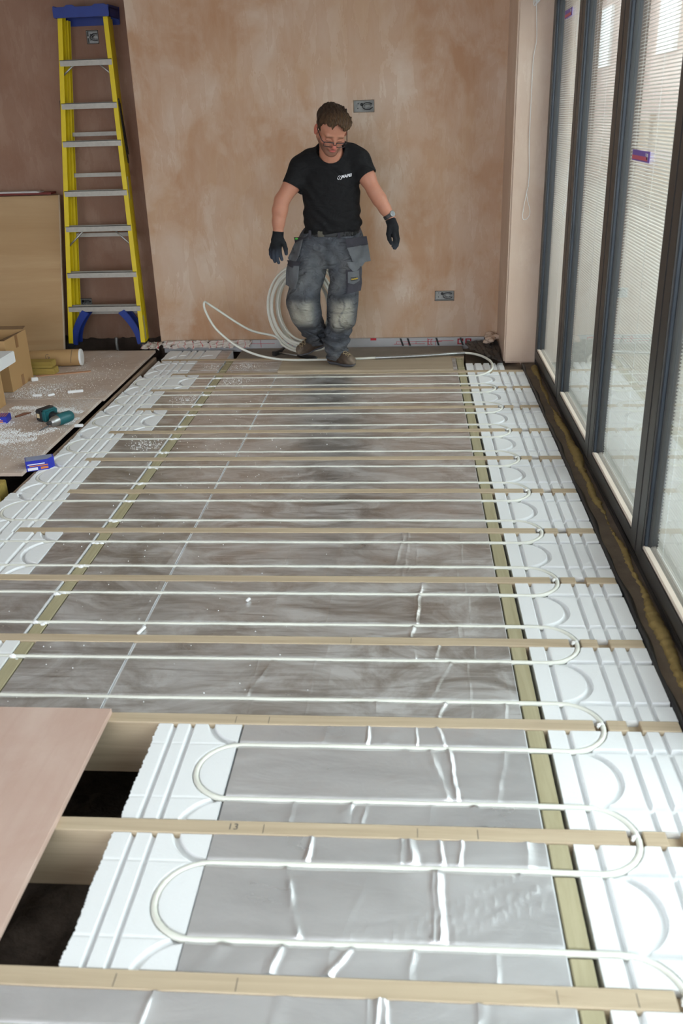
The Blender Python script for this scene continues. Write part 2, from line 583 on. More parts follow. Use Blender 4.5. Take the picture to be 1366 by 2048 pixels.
# outer frame: threshold, head, jamb
mb = MB()
mb.box(.91, .99, -2.0, 6.43, -.03, .035)
mb.box(.895, .915, -2.0, 6.43, -.03, .012)
mb.box(.89, .985, -2.0, 6.43, ZT + .005, ZT + .05)
mb.box(.89, .985, 6.405, 6.432, -.03, ZT + .05)
o = mb.build('trim_2', M['frame'], bevel=.003); structure(o, 'dark outer frame and threshold of the glazed doors', 'door frame')
def sash(i, ya, yb):
    ya -= .004; yb += .004                     # ya is the far end
    x0, x1 = FX, .968
    sw = .083; zb = .042; rb = .062
    z0, z1 = zb, ZT
    mb = MB()
    mb.box(x0, x1, ya - sw, ya, z0, z1)
    mb.box(x0, x1, yb, yb + sw, z0, z1)
    mb.box(x0, x1, yb + sw, ya - sw, z0, z0 + rb)
    mb.box(x0, x1, yb + sw, ya - sw, z1 - rb, z1)
    root = mb.build('window_%d' % (i + 1), M['frame'], loc=(FX, yb, z0), bevel=.004)
    structure(root, 'tall dark framed glazed door leaf with inner blind, number %d from the pier' % (i + 1), 'window')
    gy0, gy1, gz0, gz1 = yb + sw, ya - sw, z0 + rb, z1 - rb
    MB().box(.912, .918, gy0 - .005, gy1 + .005, gz0 - .005, gz1 + .005).build('glass_pane', M['glass'], root)
    # glazing beads
    mb = MB(); mb.box(.889, .911, gy0, gy1, gz0 - .001, gz0 + .012)
    mb.build('bottom_bead', M['bead'], root, bevel=.002)['label'] = 'pale unfinished bottom glazing bead'
    mb = MB(); mb.box(.893, .911, gy1 - .011, gy1 + .001, gz0 + .012, gz1); mb.box(.893, .911, gy0 - .001, gy0 + .009, gz0 + .012, gz1); mb.box(.893, .911, gy0, gy1, gz1 - .010, gz1 + .001)
    mb.build('side_bead', M['blue_sheen'], root, bevel=.002)
    mb = MB(); mb.box(.905, .912, gy1 - .016, gy1 - .010, gz0, gz1); mb.box(.905, .912, gy0 + .008, gy0 + .014, gz0, gz1)
    mb.build('gasket', M['gasket'], root)
    # blind between the panes
    bl = thing('venetian_blind', ((.94), (gy0 + gy1) / 2, gz0), 'x', 'blind', 'venetian blinds inside the glazed doors')
    vs = []; fs = []
    pitch = .0128; w = .0068; tilt = R(24)
    by0, by1 = gy0 + .012, gy1 - .030
    nz = int((gz1 - .03 - gz0 - .02) / pitch)
    for k in range(nz):
        z = gz0 + .02 + k * pitch
        o0 = len(vs)
        for y in (by0, by1):
            for t in (-1, -.5, 0, .5, 1):
                cr_ = .0024 * (1 - t * t)
                vs.append((.940 + t * w * math.cos(tilt) - cr_ * math.sin(tilt), y, z + t * w * math.sin(tilt) + cr_ * math.cos(tilt)))
        fs += [(o0 + q_, o0 + q_ + 1, o0 + q_ + 6, o0 + q_ + 5) for q_ in range(4)]
    MB().add(vs, fs).build('slats', M['slat'], bl, smooth=True)
    MB().box(.930, .950, by0, by1, gz1 - .028, gz1 - .006).build('head_rail', M['cord'], bl)
    MB().box(.934, .946, by0, by1, gz0 + .002, gz0 + .012).build('bottom_rail', M['cord'], bl)
    for q in (.10, .5, .90):
        y = by0 + (by1 - by0) * q
        mb = MB()
        mb.box(.9325, .9335, y - .0007, y + .0007, gz0 + .01, gz1 - .02)
        for k in range(nz):
            z = gz0 + .02 + k * pitch
            mb.box(.9312, .9340, y - .0022, y + .0022, z - .0022, z + .0022)
        mb.build('ladder_cord', M['cord'], bl)
    MB().box(.960, .965, gy0 - .005, gy1 + .005, gz0 - .005, gz1 + .005).build('outer_pane', M['glass'], root)
    return root, bl
wl = ['farthest, beside the plaster pier', 'second from the pier, its top showing reddish brick', 'third from the pier, behind the purple sticker', 'fourth from the pier, cut by the picture edge']
for i in range(8):
    root, bl = sash(i, mull[i], mull[i + 1])
    if i < 4:
        bl['label'] = 'grey slatted blind in the door leaf ' + wl[i]
    else:
        for c in list(bl.children):
            bpy.data.objects.remove(c)
        bpy.data.objects.remove(bl)
# stickers on the glass
def sticker(y0, y1, z0, z1, label):
    t = thing('glass_sticker', (.911, (y0 + y1) / 2, z0), label, 'sticker', 'stickers on the door glass')
    MB().box(.9108, .9118, y0, y1, z0, z1).build('backing', simple('purple_sticker', srgb(120, 92, 190), .4, vary=.05), t)  # sticker colours lightened to suggest light from behind
    MB().box(.9104, .9109, y0 + .11 * (y1 - y0), y1 - .0 * (y1 - y0), z0 + .12 * (z1 - z0), z0 + .50 * (z1 - z0)).build('red_band', simple('red_sticker', srgb(214, 90, 120), .4, vary=.05), t)
    mb = MB(); mb.box(.9104, .9109, y0 + .03, y0 + .05, z0 + .25 * (z1 - z0), z0 + .8 * (z1 - z0)); mb.box(.9104, .9109, y0 + .06, y0 + .066, z0 + .55 * (z1 - z0), z0 + .85 * (z1 - z0))
    mb.build('white_mark', simple('white_sticker', (.8, .8, .85), .4, vary=.03), t)
sticker(3.765, 4.058, 1.450, 1.490, 'purple and red sticker on the third door pane from the pier, at mid height')
sticker(5.86, 6.12, 2.128, 2.170, 'purple and red sticker high on the farthest door pane')

# ------------------------------------------------------------------ outside, seen through the blinds
o = MB().box(1.2, 30, -14, 40, -.25, -.2).build('ground', simple('patio_paving', srgb(168, 160, 150), .8, vary=.2, vscale=2)); structure(o, 'pale patio outside the glazed doors', 'ground')
t = thing('garden_fence', (4.6, 10, -.2), 'weathered timber garden fence seen through the blinds', 'fence')
MB().box(4.6, 4.66, -8, 22, -.15, 1.35).build('fence_panel', wood('fence_wood', srgb(120, 104, 88), srgb(158, 140, 120), 'z'), t)
for k in range(12):
    MB().box(4.54, 4.64, -8 + 2.7 * k, -7.9 + 2.7 * k, -.2, 1.5).build('fence_post', wood('fence_post_wood', srgb(110, 92, 76), srgb(140, 122, 104), 'z') if k == 0 else bpy.data.materials['fence_post_wood'], t)
m, nt, b = new_mat('red_brick')
br = nt.nodes.new('ShaderNodeTexBrick'); nt.links.new(mapped(nt, 3.0), br.inputs['Vector'])
br.inputs['Color1'].default_value = (*srgb(150, 84, 66), 1); br.inputs['Color2'].default_value = (*srgb(126, 68, 54), 1); br.inputs['Mortar'].default_value = (*srgb(170, 160, 150), 1)
nt.links.new(br.outputs[0], b.inputs['Base Color'])
t = thing('brick_house', (6.5, 24, -.2), 'red brick neighbouring house seen through the blinds', 'house')
MB().box(5.2, 9.5, 19, 30, -.2, 5.2).build('wall', m, t)
MB().prism([(4.9, 5.2), (9.8, 5.2), (7.35, 7.6)], 'y', 18.8, 30.2).build('roof', simple('roof_tile', srgb(96, 70, 62), .8), t)
for yy in (20.2, 23.4, 26.6):
    w_ = MB().box(5.12, 5.22, yy, yy + 1.3, 2.6, 4.0).build('window', simple('white_upvc', (.8, .8, .8), .4) if yy < 21 else bpy.data.materials['white_upvc'], t)
# ================================================================== FLOOR BUILD-UP
ORD = ['first', 'second', 'third', 'fourth', 'fifth', 'sixth', 'seventh', 'eighth', 'ninth', 'tenth', 'eleventh', 'twelfth', 'thirteenth', 'fourteenth']
NB = 13                                      # bays; bay b lies between joist b and joist b+1
PN, PF = .108, .333                          # pipe lines from the joist centre
def pipes(b):
    y0, y1 = YC[b], YC[b + 1]
    s = (y1 - y0) / .45
    return y0 + PN * s, y0 + PF * s
def where(b):
    if b == 0: return 'in front of the nearest joist'
    if b == 1: return 'just behind the nearest joist'
    return 'behind %s joist from front' % ORD[b - 1]

XCUT = {6: -1.747, 7: -1.674, 8: -1.737, 9: -1.747, 10: -1.706, 11: -1.729, 12: -1.684}
# joists ------------------------------------------------------------
for j, yc in enumerate(YC):
    xr = .785
    xl = -5.0 if j <= 2 else -4.8
    if j == 13:
        xr, xl = .40, -1.86
    if 6 <= j <= 12:
        xl = XCUT[j]
    zt = 0.0
    poly = [(xl, -.19), (xr, -.19), (xr, zt)]
    if j <= 11:
        for a, b_ in ((.672, .634), (.578, .539)):
            poly += [(a, zt), (a, zt - .021), (b_, zt - .021), (b_, zt)]
    poly.append((xl, zt))
    mb = MB().prism(poly, 'y', yc - JW / 2, yc + JW / 2)
    o = mb.build('floor_joist', M['joist'], loc=(0, yc, 0), bevel=.0022, seg=1)
    lab = ('pale timber floor joist crossing just outside the bottom edge' if j == 0 else
           'pale timber floor joist nearest the bottom edge of the photo' if j == 1 else
           'pale timber floor joist along the foot of the end wall' if j == 13 else
           'pale notched timber floor joist, %s counting back from the bottom edge' % ORD[j - 1])
    tag(o, lab, 'joist', 'floor joists under the heating pipe')
# pencil marks on the joists
pencil = simple('pencil_lead', (.12, .11, .10), .7, vary=.1)
for j, x0 in ((1, -.62), (1, -.36), (1, .30), (1, .46), (2, .02), (2, .17), (2, -.37), (3, -.42), (3, -.52), (4, -.2)):
    MB().box(x0, x0 + .0016, YC[j] - .020, YC[j] + .012, .0001, .0005).build('pencil_mark', pencil, [o for o in COL.objects if o.name.startswith('floor_joist') and abs(o.location.y - YC[j]) < .01][0])
def text_mesh(body, size, mat, name, M4, parent, shear=0.0, ext=.0004, bold=0.0):
    cu = bpy.data.curves.new(name, 'FONT')
    cu.body = body; cu.size = size; cu.shear = shear; cu.extrude = ext; cu.offset = bold
    cu.align_x = 'CENTER'; cu.align_y = 'CENTER'
    ob = bpy.data.objects.new(name + '_tmp', cu)
    me = bpy.data.meshes.new_from_object(ob)
    bpy.data.objects.remove(ob); bpy.data.curves.remove(cu)
    mb = MB().add([M4 @ v.co for v in me.vertices], [tuple(p.vertices) for p in me.polygons])
    bpy.data.meshes.remove(me)
    return mb.build(name, mat, parent) if parent is not None else mb
J2 = [o for o in COL.objects if o.name.startswith('floor_joist') and abs(o.location.y - YC[2]) < .01][0]
text_mesh('13', .030, pencil, 'pencil_number', Matrix.Translation((-.448, YC[2], .0006)), J2, ext=.0001)

# noggins -----------------------------------------------------------
def noggin(b, xa, xb, side, label):
    ya, yb = YC[b] + JW / 2 + .001, YC[b + 1] - JW / 2 - .001
    p1, p2 = pipes(b)
    zt = -.004
    poly = [(ya, -.10), (yb, -.10), (yb, zt)]
    for p in (p2, p1):
        poly += [(p + .013, zt), (p + .013, zt - .016), (p - .013, zt - .016), (p - .013, zt)]
    poly.append((ya, zt))
    o = MB().prism(poly, 'x', xa, xb).build('noggin', M['noggin'], loc=((xa + xb) / 2, ya, -.05), bevel=.002, seg=1)
    return tag(o, label, 'noggin', 'timber noggins on the %s run' % side)
for b in range(0, 13):
    noggin(b, .341, .389, 'window side', 'yellowish window side noggin ' + where(b))
for b in range(3, 13):
    noggin(b, -1.358, -1.310, 'far side', 'yellowish wall side noggin ' + where(b))

# grooved polystyrene -----------------------------------------------
def groove_panel(x0, x1, y0, y1, ygr, arcs, cross, seed, rag=(0, 0), res=.0028, zt=-.002, dep=.016, bottom=-.075, ext=None, score=()):
    """height field sheet: straight grooves along y at ygr, arcs (cx, cy, r, a0, a1), cross grooves (y, xa, xb)"""
    r = np.random.RandomState(seed)
    nx = int(round((x1 - x0) / res)); ny = int(round((y1 - y0) / res))
    X, Y = np.meshgrid(np.linspace(x0, x1, nx + 1), np.linspace(y0, y1, ny + 1))
    D = np.full(X.shape, 9.0)
    def put(d, hw):
        np.minimum(D, d - hw, out=D)
    for g in ygr:
        put(np.abs(X - g), .0062)
    for (cyy, xa, xb) in cross:
        d = np.hypot(np.maximum(np.maximum(xa - X, X - xb), 0), Y - cyy)
        put(d, .0088)
    for (cx, cyy, rad, a0, a1) in arcs:
        dx, dy = X - cx, Y - cyy
        ang = np.arctan2(dy, dx)
        mid = (a0 + a1) / 2
        da = np.abs((ang - mid + PI) % (2 * PI) - PI)
        rr = np.hypot(dx, dy)
        ok = da <= (a1 - a0) / 2 + .02
        put(np.where(ok, np.abs(rr - rad), 9), .0086)
    e = .0018
    t = np.clip((e - D) / (2 * e), 0, 1)
    t = t * t * (3 - 2 * t)
    inner = np.clip(-D / .0086, 0, 1)
    Z = zt - t * (dep * (.72 + .28 * np.sqrt(inner)))
    for s_ in score:
        Z -= .0022 * np.exp(-((Y - s_) / .0028) ** 2)
    Z += r.uniform(-.00025, .00025, Z.shape)
    # ragged snapped edges
    n1 = np.cumsum(r.uniform(-1, 1, ny + 1)); n1 -= np.linspace(n1[0], n1[-1], ny + 1); n1 /= max(1e-6, np.abs(n1).max())
    n1 = n1 * .6 + r.uniform(-.4, .4, ny + 1)
    if ext is not None:
        Y = np.where(X > ext[0], np.maximum(Y, ext[1]), Y)
    fl = np.clip(1 - (X - x0) / .02, 0, 1); frr = np.clip(1 - (x1 - X) / .02, 0, 1)
    X = X + fl * rag[0] * n1[:, None] + frr * rag[1] * n1[::-1][:, None]
    W = nx + 1; N = W * (ny + 1)
    top = np.stack([X.ravel(), Y.ravel(), Z.ravel()], 1)
    i = np.arange(ny)[:, None] * W + np.arange(nx)[None, :]
    q = np.stack([i, i + 1, i + W + 1, i + W], -1).reshape(-1, 4)
    ring = list(range(0, W)) + [W * k + nx for k in range(1, ny + 1)] + [W * ny + k for k in range(nx - 1, -1, -1)] + [W * k for k in range(ny - 1, 0, -1)]
    bot = top[ring].copy(); bot[:, 2] = bottom
    vs = np.concatenate([top, bot])
    m = len(ring)
    sk = [(ring[a], N + a, N + (a + 1) % m, ring[(a + 1) % m]) for a in range(m)]
    mb = MB()
    mb.v = [tuple(p) for p in vs.tolist()]
    mb.f = [tuple(f) for f in q.tolist()] + sk + [tuple(range(N + m - 1, N - 1, -1))]
    return mb

RAD = .1125
# window side panels: one mesh, repeated
ya, yb = JW / 2 + .002, .45 - JW / 2 - .002
CXR = .4525
base = groove_panel(.402, .787, ya, yb, [.459, .620, .6755, .7265],
                    [(CXR, PN + RAD, RAD, -PI / 2, PI / 2), (CXR, PF + RAD, RAD, -PI / 2, 0), (CXR, PN - RAD, RAD, 0, PI / 2)],
                    [(PN, .39, .80), (PF, .39, .80)], 1, rag=(.001, .0015))
proto = base.build('grooved_foam_panel', M['eps'], loc=(0, 0, 0), smooth='auto')
ends = []
for b in range(0, 12):
    o = proto if b == 0 else proto.copy()
    if b:
        COL.objects.link(o)
    s = (YC[b + 1] - YC[b]) / .45
    o.location = (0, YC[b], 0)
    o.scale = (1, s, 1)
    tag(o, 'white grooved foam panel on the window side ' + where(b), 'foam panel', 'white foam panels along the doors')
    o['kind'] = 'thing'

# far side panels
left_spec = {}
def left_panel(b, x0, x1, cx, ygr, extra, rag=(.006, .001)):
    y0 = YC[b] + JW / 2 + .002; y1 = YC[b + 1] - JW / 2 - .002
    p1, p2 = pipes(b)
    arcs = []
    if cx is not None:
        arcs = [(cx, (p1 + p2) / 2, (p2 - p1) / 2, PI / 2, 3 * PI / 2), (cx, p2 + (p2 - p1) / 2, (p2 - p1) / 2, PI, 3 * PI / 2), (cx, p1 - (p2 - p1) / 2, (p2 - p1) / 2, PI / 2, PI)]
    if extra is not None:
        arcs += [(extra, (p1 + p2) / 2, (p2 - p1) / 2, PI / 2, 3 * PI / 2), (extra, p2 + (p2 - p1) / 2, (p2 - p1) / 2, PI, 3 * PI / 2), (extra, p1 - (p2 - p1) / 2, (p2 - p1) / 2, PI / 2, PI)]
    cross = [(p1, x0 - .1 if False else (cx if cx is not None else x0), x1 + .1), (p2, (cx if cx is not None else x0), x1 + .1)]
    near = b <= 2
    ext = None
    if b in XCUT:
        ext = (XCUT[b], y0)
        y0 = YC[b] - JW / 2 + .001
    mb = groove_panel(x0, x1, y0, y1, ygr, arcs, cross, 20 + b, rag, res=.0028 if near else .0045, ext=ext, zt=-.002 if near else .0012, score=(p1, p2))
    # faint pressed line across the panel
    o = mb.build('grooved_foam_panel', M['eps'], loc=(x0, y0, 0), smooth='auto')
    tag(o, 'white grooved foam return panel on the wall side ' + where(b), 'foam panel', 'white foam return panels on the wall side')
left_panel(1, -.752, -.497, -.478, [-.699, -.646], None)
left_panel(2, -.748, -.497, -.478, [-.699, -.646], None)
left_panel(3, -1.75, -1.362, None, [-1.70, -1.56, -1.50, -1.42], None)
left_panel(5, -1.99, -1.528, None, [-1.87, -1.810, -1.748, -1.656], -1.508)
left_panel(6, -1.955, -1.655, -1.795, [-1.815, -1.757, -1.702], None)
left_panel(7, -1.930, -1.645, -1.795, [-1.815, -1.757, -1.702], None)
left_panel(8, -1.925, -1.650, -1.795, [-1.815, -1.757, -1.702], None)
left_panel(9, -1.930, -1.503, -1.795, [-1.815, -1.757, -1.702, -1.65], -1.49)
left_panel(10, -1.912, -1.628, -1.795, [-1.815, -1.757, -1.702], None)
left_panel(11, -1.905, -1.483, -1.79, [-1.79, -1.735, -1.68], -1.475)
left_panel(12, -1.880, -1.582, -1.76, [-1.77, -1.715, -1.66], None)

# last strip of panel and foil behind the farthest joist
mb = groove_panel(-1.87, -1.46, YC[13] + .026, 6.90, [-1.77, -1.70, -1.65, -1.59], [(-1.70, 6.64, .11, PI / 2, PI), (-1.50, 6.64, .10, PI / 2, PI)], [], 77, (.006, .002), res=.005)
o = mb.build('grooved_foam_panel', M['eps'], loc=(-1.87, YC[13], 0), smooth='auto')
tag(o, 'short white grooved foam panel at the foot of the end wall', 'foam panel', 'white foam return panels on the wall side')

mb = groove_panel(.402, .662, YC[12] + .026, 6.41, [.459, .52, .575, .62], [], [], 78, (.001, .004), res=.004)
o = mb.build('grooved_foam_panel', M['eps'], loc=(.5, YC[12], 0), smooth='auto')
tag(o, 'cut white grooved foam piece under the black membrane by the pier', 'foam panel', 'white foam panels along the doors')

# foil faced boards -------------------------------------------------
def foil_board(b, x0, x1, ridges, label, seed, has_pipe=True, amp=.0010, edge=(.003, .003), y1_override=None):
    r = random.Random(seed)
    y0 = YC[b] + JW / 2 + .001
    y1 = (YC[b + 1] - JW / 2 - .001) if y1_override is None else y1_override
    p1, p2 = pipes(b) if b + 1 < len(YC) else (0, 0)
    xs = set(np.round(np.linspace(x0, x1, max(3, int((x1 - x0) / .016))), 5).tolist())
    for (s, xr, sl, h, w) in ridges:
        for k in range(-9, 10):
            x = xr + k * w * .34
            if x0 < x < x1:
                xs.add(round(x, 5))
    xs = sorted(xs)
    xs = [x for i, x in enumerate(xs) if i == 0 or x - xs[i - 1] > 1e-4]
    gw = .0088
    rows = []           # (y, z, strip)
    def span(a, c, n, s):
        for k in range(n + 1):
            rows.append((a + (c - a) * k / n, -.0022, s))
    if has_pipe:
        for s, (a, c, n) in enumerate(((y0, p1 - gw, 8), (p1 + gw, p2 - gw, 18), (p2 + gw, y1, 8))):
            span(a, c, n, s)
            if s < 2:
                p = p1 if s == 0 else p2
                for dy, dz in ((-gw + .0004, -.009), (-gw * .6, -.0155), (0, -.0172), (gw * .6, -.0155), (gw - .0004, -.009)):
                    rows.append((p + dy, -.0022 + dz, -1))
    else:
        span(y0, y1, 22, 1)
    vs = []
    ph = [r.uniform(0, 6.3) for _ in range(6)]
    for (y, z, s) in rows:
        for x in xs:
            dz = 0
            if s >= 0:
                for (rs, xr, sl, h, w) in ridges:
                    if rs == s:
                        yy = (y - (y0 + y1) / 2)
                        wob = .0016 * math.sin(yy * 48 + xr * 50) + .0010 * math.sin(yy * 130 + xr * 90)
                        u = (x - xr - sl * yy - wob) / w
                        if abs(u) < 4:
                            hh = h * (.75 + .25 * math.sin(yy * 45 + xr * 90))
                            dz += hh * math.exp(-abs(u) ** 1.25) - .22 * hh * math.exp(-((u - 2.1) / .9) ** 2)
                dz += amp * (.5 * math.sin(x * 13 + ph[0] + 4 * y) * math.sin(y * 23 + ph[1]) + .35 * math.sin(x * 31 + y * 29 + ph[2]) + .3 * math.sin(x * 7 - y * 11 + ph[3]))
                dz = max(dz, -.0020)
            vs.append((x, y, z + dz))
    n = len(xs)
    fs = [(j * n + i, j * n + i + 1, (j + 1) * n + i + 1, (j + 1) * n + i) for j in range(len(rows) - 1) for i in range(n - 1)]
    t = thing('foil_faced_board', ((x0 + x1) / 2, y0, -.07), label, 'insulation board', 'foil faced insulation boards between the joists')
    # grooved core
    poly = [(y0 + .0005, -.075), (y1 - .0005, -.075), (y1 - .0005, -.0045)]
    if has_pipe:
        for p in (p2, p1):
            poly += [(p + gw + .001, -.0045), (p + gw + .001, -.0208), (p - gw - .001, -.0208), (p - gw - .001, -.0045)]
    poly.append((y0 + .0005, -.0045))
    c = MB().prism(poly, 'x', x0 - edge[0], x1 + edge[1]).build('foam_core', M['eps'], t)
    c['label'] = 'white foam core showing at the cut edge'
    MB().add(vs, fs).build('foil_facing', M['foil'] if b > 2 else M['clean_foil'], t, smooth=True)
    return t

rr_ = random.Random(11)
def rnd_ridges(b, x0, x1, n, hmax):
    out = []
    for s in (0, 1, 2):
        for _ in range(n):
            x = rr_.uniform(max(x0, -.75), x1 - .03)
            if rr_.random() < .75:
                x = max(x0 + .02, min(x1 - .03, rr_.gauss(.03, .16)))
            out.append((s, x, rr_.uniform(-.12, .12), hmax * rr_.uniform(.3, 1), rr_.uniform(.004, .008)))
    return out
XE = .333
foil_board(0, -1.6, XE, rnd_ridges(0, -1.2, XE, 2, .004) + [(2, -.55, .1, .006, .007), (2, -.30, .2, .007, .007), (2, -.08, .1, .0075, .008), (2, -.03, -.1, .006, .006), (2, .12, .1, .006, .006)],
           'crinkled foil faced board in front of the nearest joist', 31, edge=(.0, .003))
foil_board(1, -.493, XE, [(1, -.272, -.25, .0062, .008), (1, .068, -.02, .0095, .0085), (1, .055, 0, .004, .006), (0, -.345, .5, .0075, .010), (0, -.246, .25, .0068, .008), (0, -.155, .1, .0035, .008),
                          (0, -.035, .7, .0075, .007), (0, .02, .1, .0035, .008), (0, .20, .1, .002, .006), (2, -.255, .05, .0075, .006), (2, .020, -.10, .0085, .010), (2, -.02, 0, .004, .006), (2, .096, -.12, .0070, .005), (2, .108, .1, .006, .005), (2, .27, .1, .004, .012), (1, .10, 1.6, .0022, .006), (1, .18, 2.2, .0024, .006), (1, .23, 1.2, .0022, .006), (1, .28, 2.4, .0020, .005), (1, .14, 2.8, .0018, .006), (1, -.12, .3, .0012, .008)],
           'crinkled foil faced board just behind the nearest joist', 32, edge=(.001, .003))
foil_board(2, -.490, XE, [(1, .118, -.06, .0085, .0055), (1, .078, -.22, .0055, .010), (1, .04, -.5, .002, .012), (0, -.13, .18, .0075, .0065), (0, -.29, .1, .0038, .006), (0, -.10, .1, .003, .006), (0, .136, -.25, .0065, .006), (0, .07, .1, .002, .008),
                          (2, -.121, .0, .0060, .005), (2, -.114, .4, .005, .005), (2, -.26, .1, .002, .008), (2, .02, 0, .0035, .004), (2, .122, -.2, .007, .006), (2, .135, .3, .005, .005), (1, .25, .2, .0022, .007)],
           'crinkled foil faced board behind the second joist from the front', 33, edge=(.001, .003))
SX = -.95
for b in range(3, 12):
    sx = SX if b < 8 else -.925
    hm = {3: .0030, 4: .0022, 5: .0022}.get(b, .0010)
    rid = rnd_ridges(b, sx, XE, 1 if b > 5 else 2, hm)
    if b == 3: rid += [(0, .145, .3, .007, .006), (2, .06, .2, .004, .006), (1, .10, .35, .003, .006), (1, -.48, .3, .003, .006)]
    if b == 4: rid += [(1, .03, .05, .0075, .006), (0, .025, .1, .005, .006), (2, .022, .15, .0065, .006)]
    if b == 5: rid += [(1, -.045, .1, .0035, .006), (2, -.037, .1, .002, .006), (0, .01, .1, .002, .005)]
    for x in (-.49, -.30, .2):
        for s in (0, 1, 2):
            rid.append((s, x + rr_.uniform(-.02, .02), rr_.uniform(-.05, .05), hm * .4, .004))
    foil_board(b, sx + .007, XE, rid, 'long foil board right of the seam, ' + where(b), 40 + b, edge=(.006, .002))
    foil_board(b, -1.302, sx - .004, rnd_ridges(b, -1.3, sx, 1, .0015), 'middle foil board left of the seam, ' + where(b), 60 + b, edge=(.002, .001))
    lx = {3: None, 4: -2.6, 5: -1.526, 6: -1.653, 7: -1.643, 8: -1.648, 9: -1.501, 10: -1.626, 11: -1.481}[b]
    if lx is not None:
        foil_board(b, lx + .002, -1.371, [], 'short foil board left of the noggin, ' + where(b), 80 + b, edge=(.001, .006))
foil_board(12, -1.302, .333, [], 'dusty foil faced board under the walking board near the end wall', 95)
foil_board(12, -1.578, -1.371, [], 'short dusty foil faced board left of the noggin near the end wall', 96)
foil_board(13, -1.455, -1.372, [], 'small dark foil offcut beside the last short foam panel', 97, has_pipe=False, y1_override=6.89)

# heating pipe ------------------------------------------------------
pts = []
ZP = -.0072
def arc(cx, cyy, r, a0, a1, n=14):
    return [(cx + r * math.cos(a0 + (a1 - a0) * k / n), cyy + r * math.sin(a0 + (a1 - a0) * k / n), ZP) for k in range(n + 1)]
LX = {0: -1.5, 1: -.478, 2: -.478}
def straight(xa, xb, y):
    n = max(2, int(abs(xb - xa) / .12))
    return [(xa + (xb - xa) * k / n, y + rng.uniform(-.0012, .0012), ZP + rng.uniform(0, .0012)) for k in range(1, n)]
p1, p2 = pipes(0)
pts += [(-1.5, p2, ZP)] + straight(-1.5, CXR, p2)
for b in range(1, 12):
    q1, q2 = pipes(b)
    r = (q1 - p2) / 2
    pts += arc(CXR, (q1 + p2) / 2, r, -PI / 2, PI / 2)
    lx = LX.get(b, -1.795)
    pts += straight(CXR, lx, q1)
    pts += arc(lx, (q1 + q2) / 2, (q2 - q1) / 2, -PI / 2, -3 * PI / 2)
    if b < 11:
        pts += straight(lx, CXR, q2)
    else:
        pts += straight(lx, .46, q2)
    p1, p2 = q1, q2
end = catmull([(.46, p2, ZP), (.52, p2 + .02, .004), (.57, p2 + .10, .016), (.575, 6.33, .026), (.53, 6.46, .032), (.46, 6.545, .034), (.40, 6.575, .034)], 6)
pts += end
o = MB().tube(pts, .0082, 12).build('heating_pipe', M['pipe'], smooth=True, loc=(.0, 1.2, 0))
tag(o, 'long white heating pipe snaking back and forth across the foil floor', 'pipe')

# white clips where the pipe crosses the joists, and foam plugs at the noggins
def clip(x, y, a, label):
    mb = MB()
    Mx = Matrix.Translation((x, y, 0)) @ Matrix.Rotation(a, 4, 'Z')
    ring = [Vector((0, math.cos(t) * .0105, math.sin(t) * .0105 + ZP)) for t in np.linspace(-.5, PI + .5, 12)]
    for k in range(len(ring) - 1):
        mb.bar(Mx @ (ring[k] + Vector((0, 0, 0))), Mx @ ring[k + 1], .009, .0022, up=Mx.to_3x3() @ Vector((1, 0, 0)).cross(ring[k + 1] - ring[k]))
    mb.ball(Mx @ Vector((-.004, .0095, .002)), .0062, 1)
    mb.bar(Mx @ Vector((-.004, .006, .001)), Mx @ Vector((-.016, .016, .003)), .006, .004)
    o = mb.build('pipe_clip', M['cord'], loc=(x, y, 0))
    tag(o, label, 'clip', 'white clips holding the pipe bends')
for j in range(1, 11):
    clip(CXR + .108, YC[j] + .003, PI / 2 + .1, 'small white clip on the pipe bend over the %s joist from the front' % ORD[j - 1])
foamw = simple('white_foam_scraps', (.86, .87, .88), .8, vary=.04)
for b in range(3, 12):
    for p, w_ in zip(pipes(b), ('nearer', 'farther')):
        mb = MB()
        for _ in range(4):
            mb.ball((-1.345 + rng.uniform(-.014, .03), p - .014 + rng.uniform(-.005, .012), -.004 + rng.uniform(-.004, .004)), rng.uniform(.006, .010), 1, (1.3, .9, .8))
        o = mb.build('foam_plug', foamw, loc=(-1.345, p, -.01))
        tag(o, 'white foam plug on the %s pipe run %s' % (w_, where(b)), 'foam plug', 'white foam plugs at the noggins')

# old timber strip at the edge of the boarded area
o = MB().box(-1.957, -1.934, 3.2, 6.72, -.16, -.006).build('edge_batten', M['batten'], bevel=.003, seg=1)
tag(o, 'old grey brown timber strip along the edge of the boarded area', 'batten')

# boarded sheets on the left
def sheet(name, x0, x1, y0, y1, z0, th, mat, label, cat, grp=None, rot=0):
    o = MB().box(x0, x1, y0, y1, z0, z0 + th).build(name, mat, loc=((x0 + x1) / 2, (y0 + y1) / 2, z0), bevel=.002, seg=1)
    return tag(o, label, cat, grp)
sheet('floor_sheet', -4.4, -1.984, 4.215, 5.535, .0, .019, M['dusty'], 'dusty brown floor sheet under the cordless driver', 'floor sheet', 'loose floor sheets')
sheet('floor_sheet', -4.4, -1.968, 5.540, 6.84, .001, .019, M['dusty'], 'dusty brown floor sheet in front of the step ladder', 'floor sheet', 'loose floor sheets')
o = MB().box(-3.0, -.905, .98, 2.232, .001, .019).build('floor_sheet', M['ply_pink'], loc=(-2, 1.6, .001), bevel=.001, seg=1)
tag(o, 'smooth pink brown plywood sheet over the open joists at lower left', 'floor sheet', 'loose floor sheets')

o = MB().box(-4.4, -2.06, 4.085, 4.185, -.19, -.004).build('floor_timber', M['greentimber'], bevel=.003, loc=(-3.2, 4.13, -.1))
tag(o, 'yellowish timber under the front edge of the dusty floor sheet', 'timber')
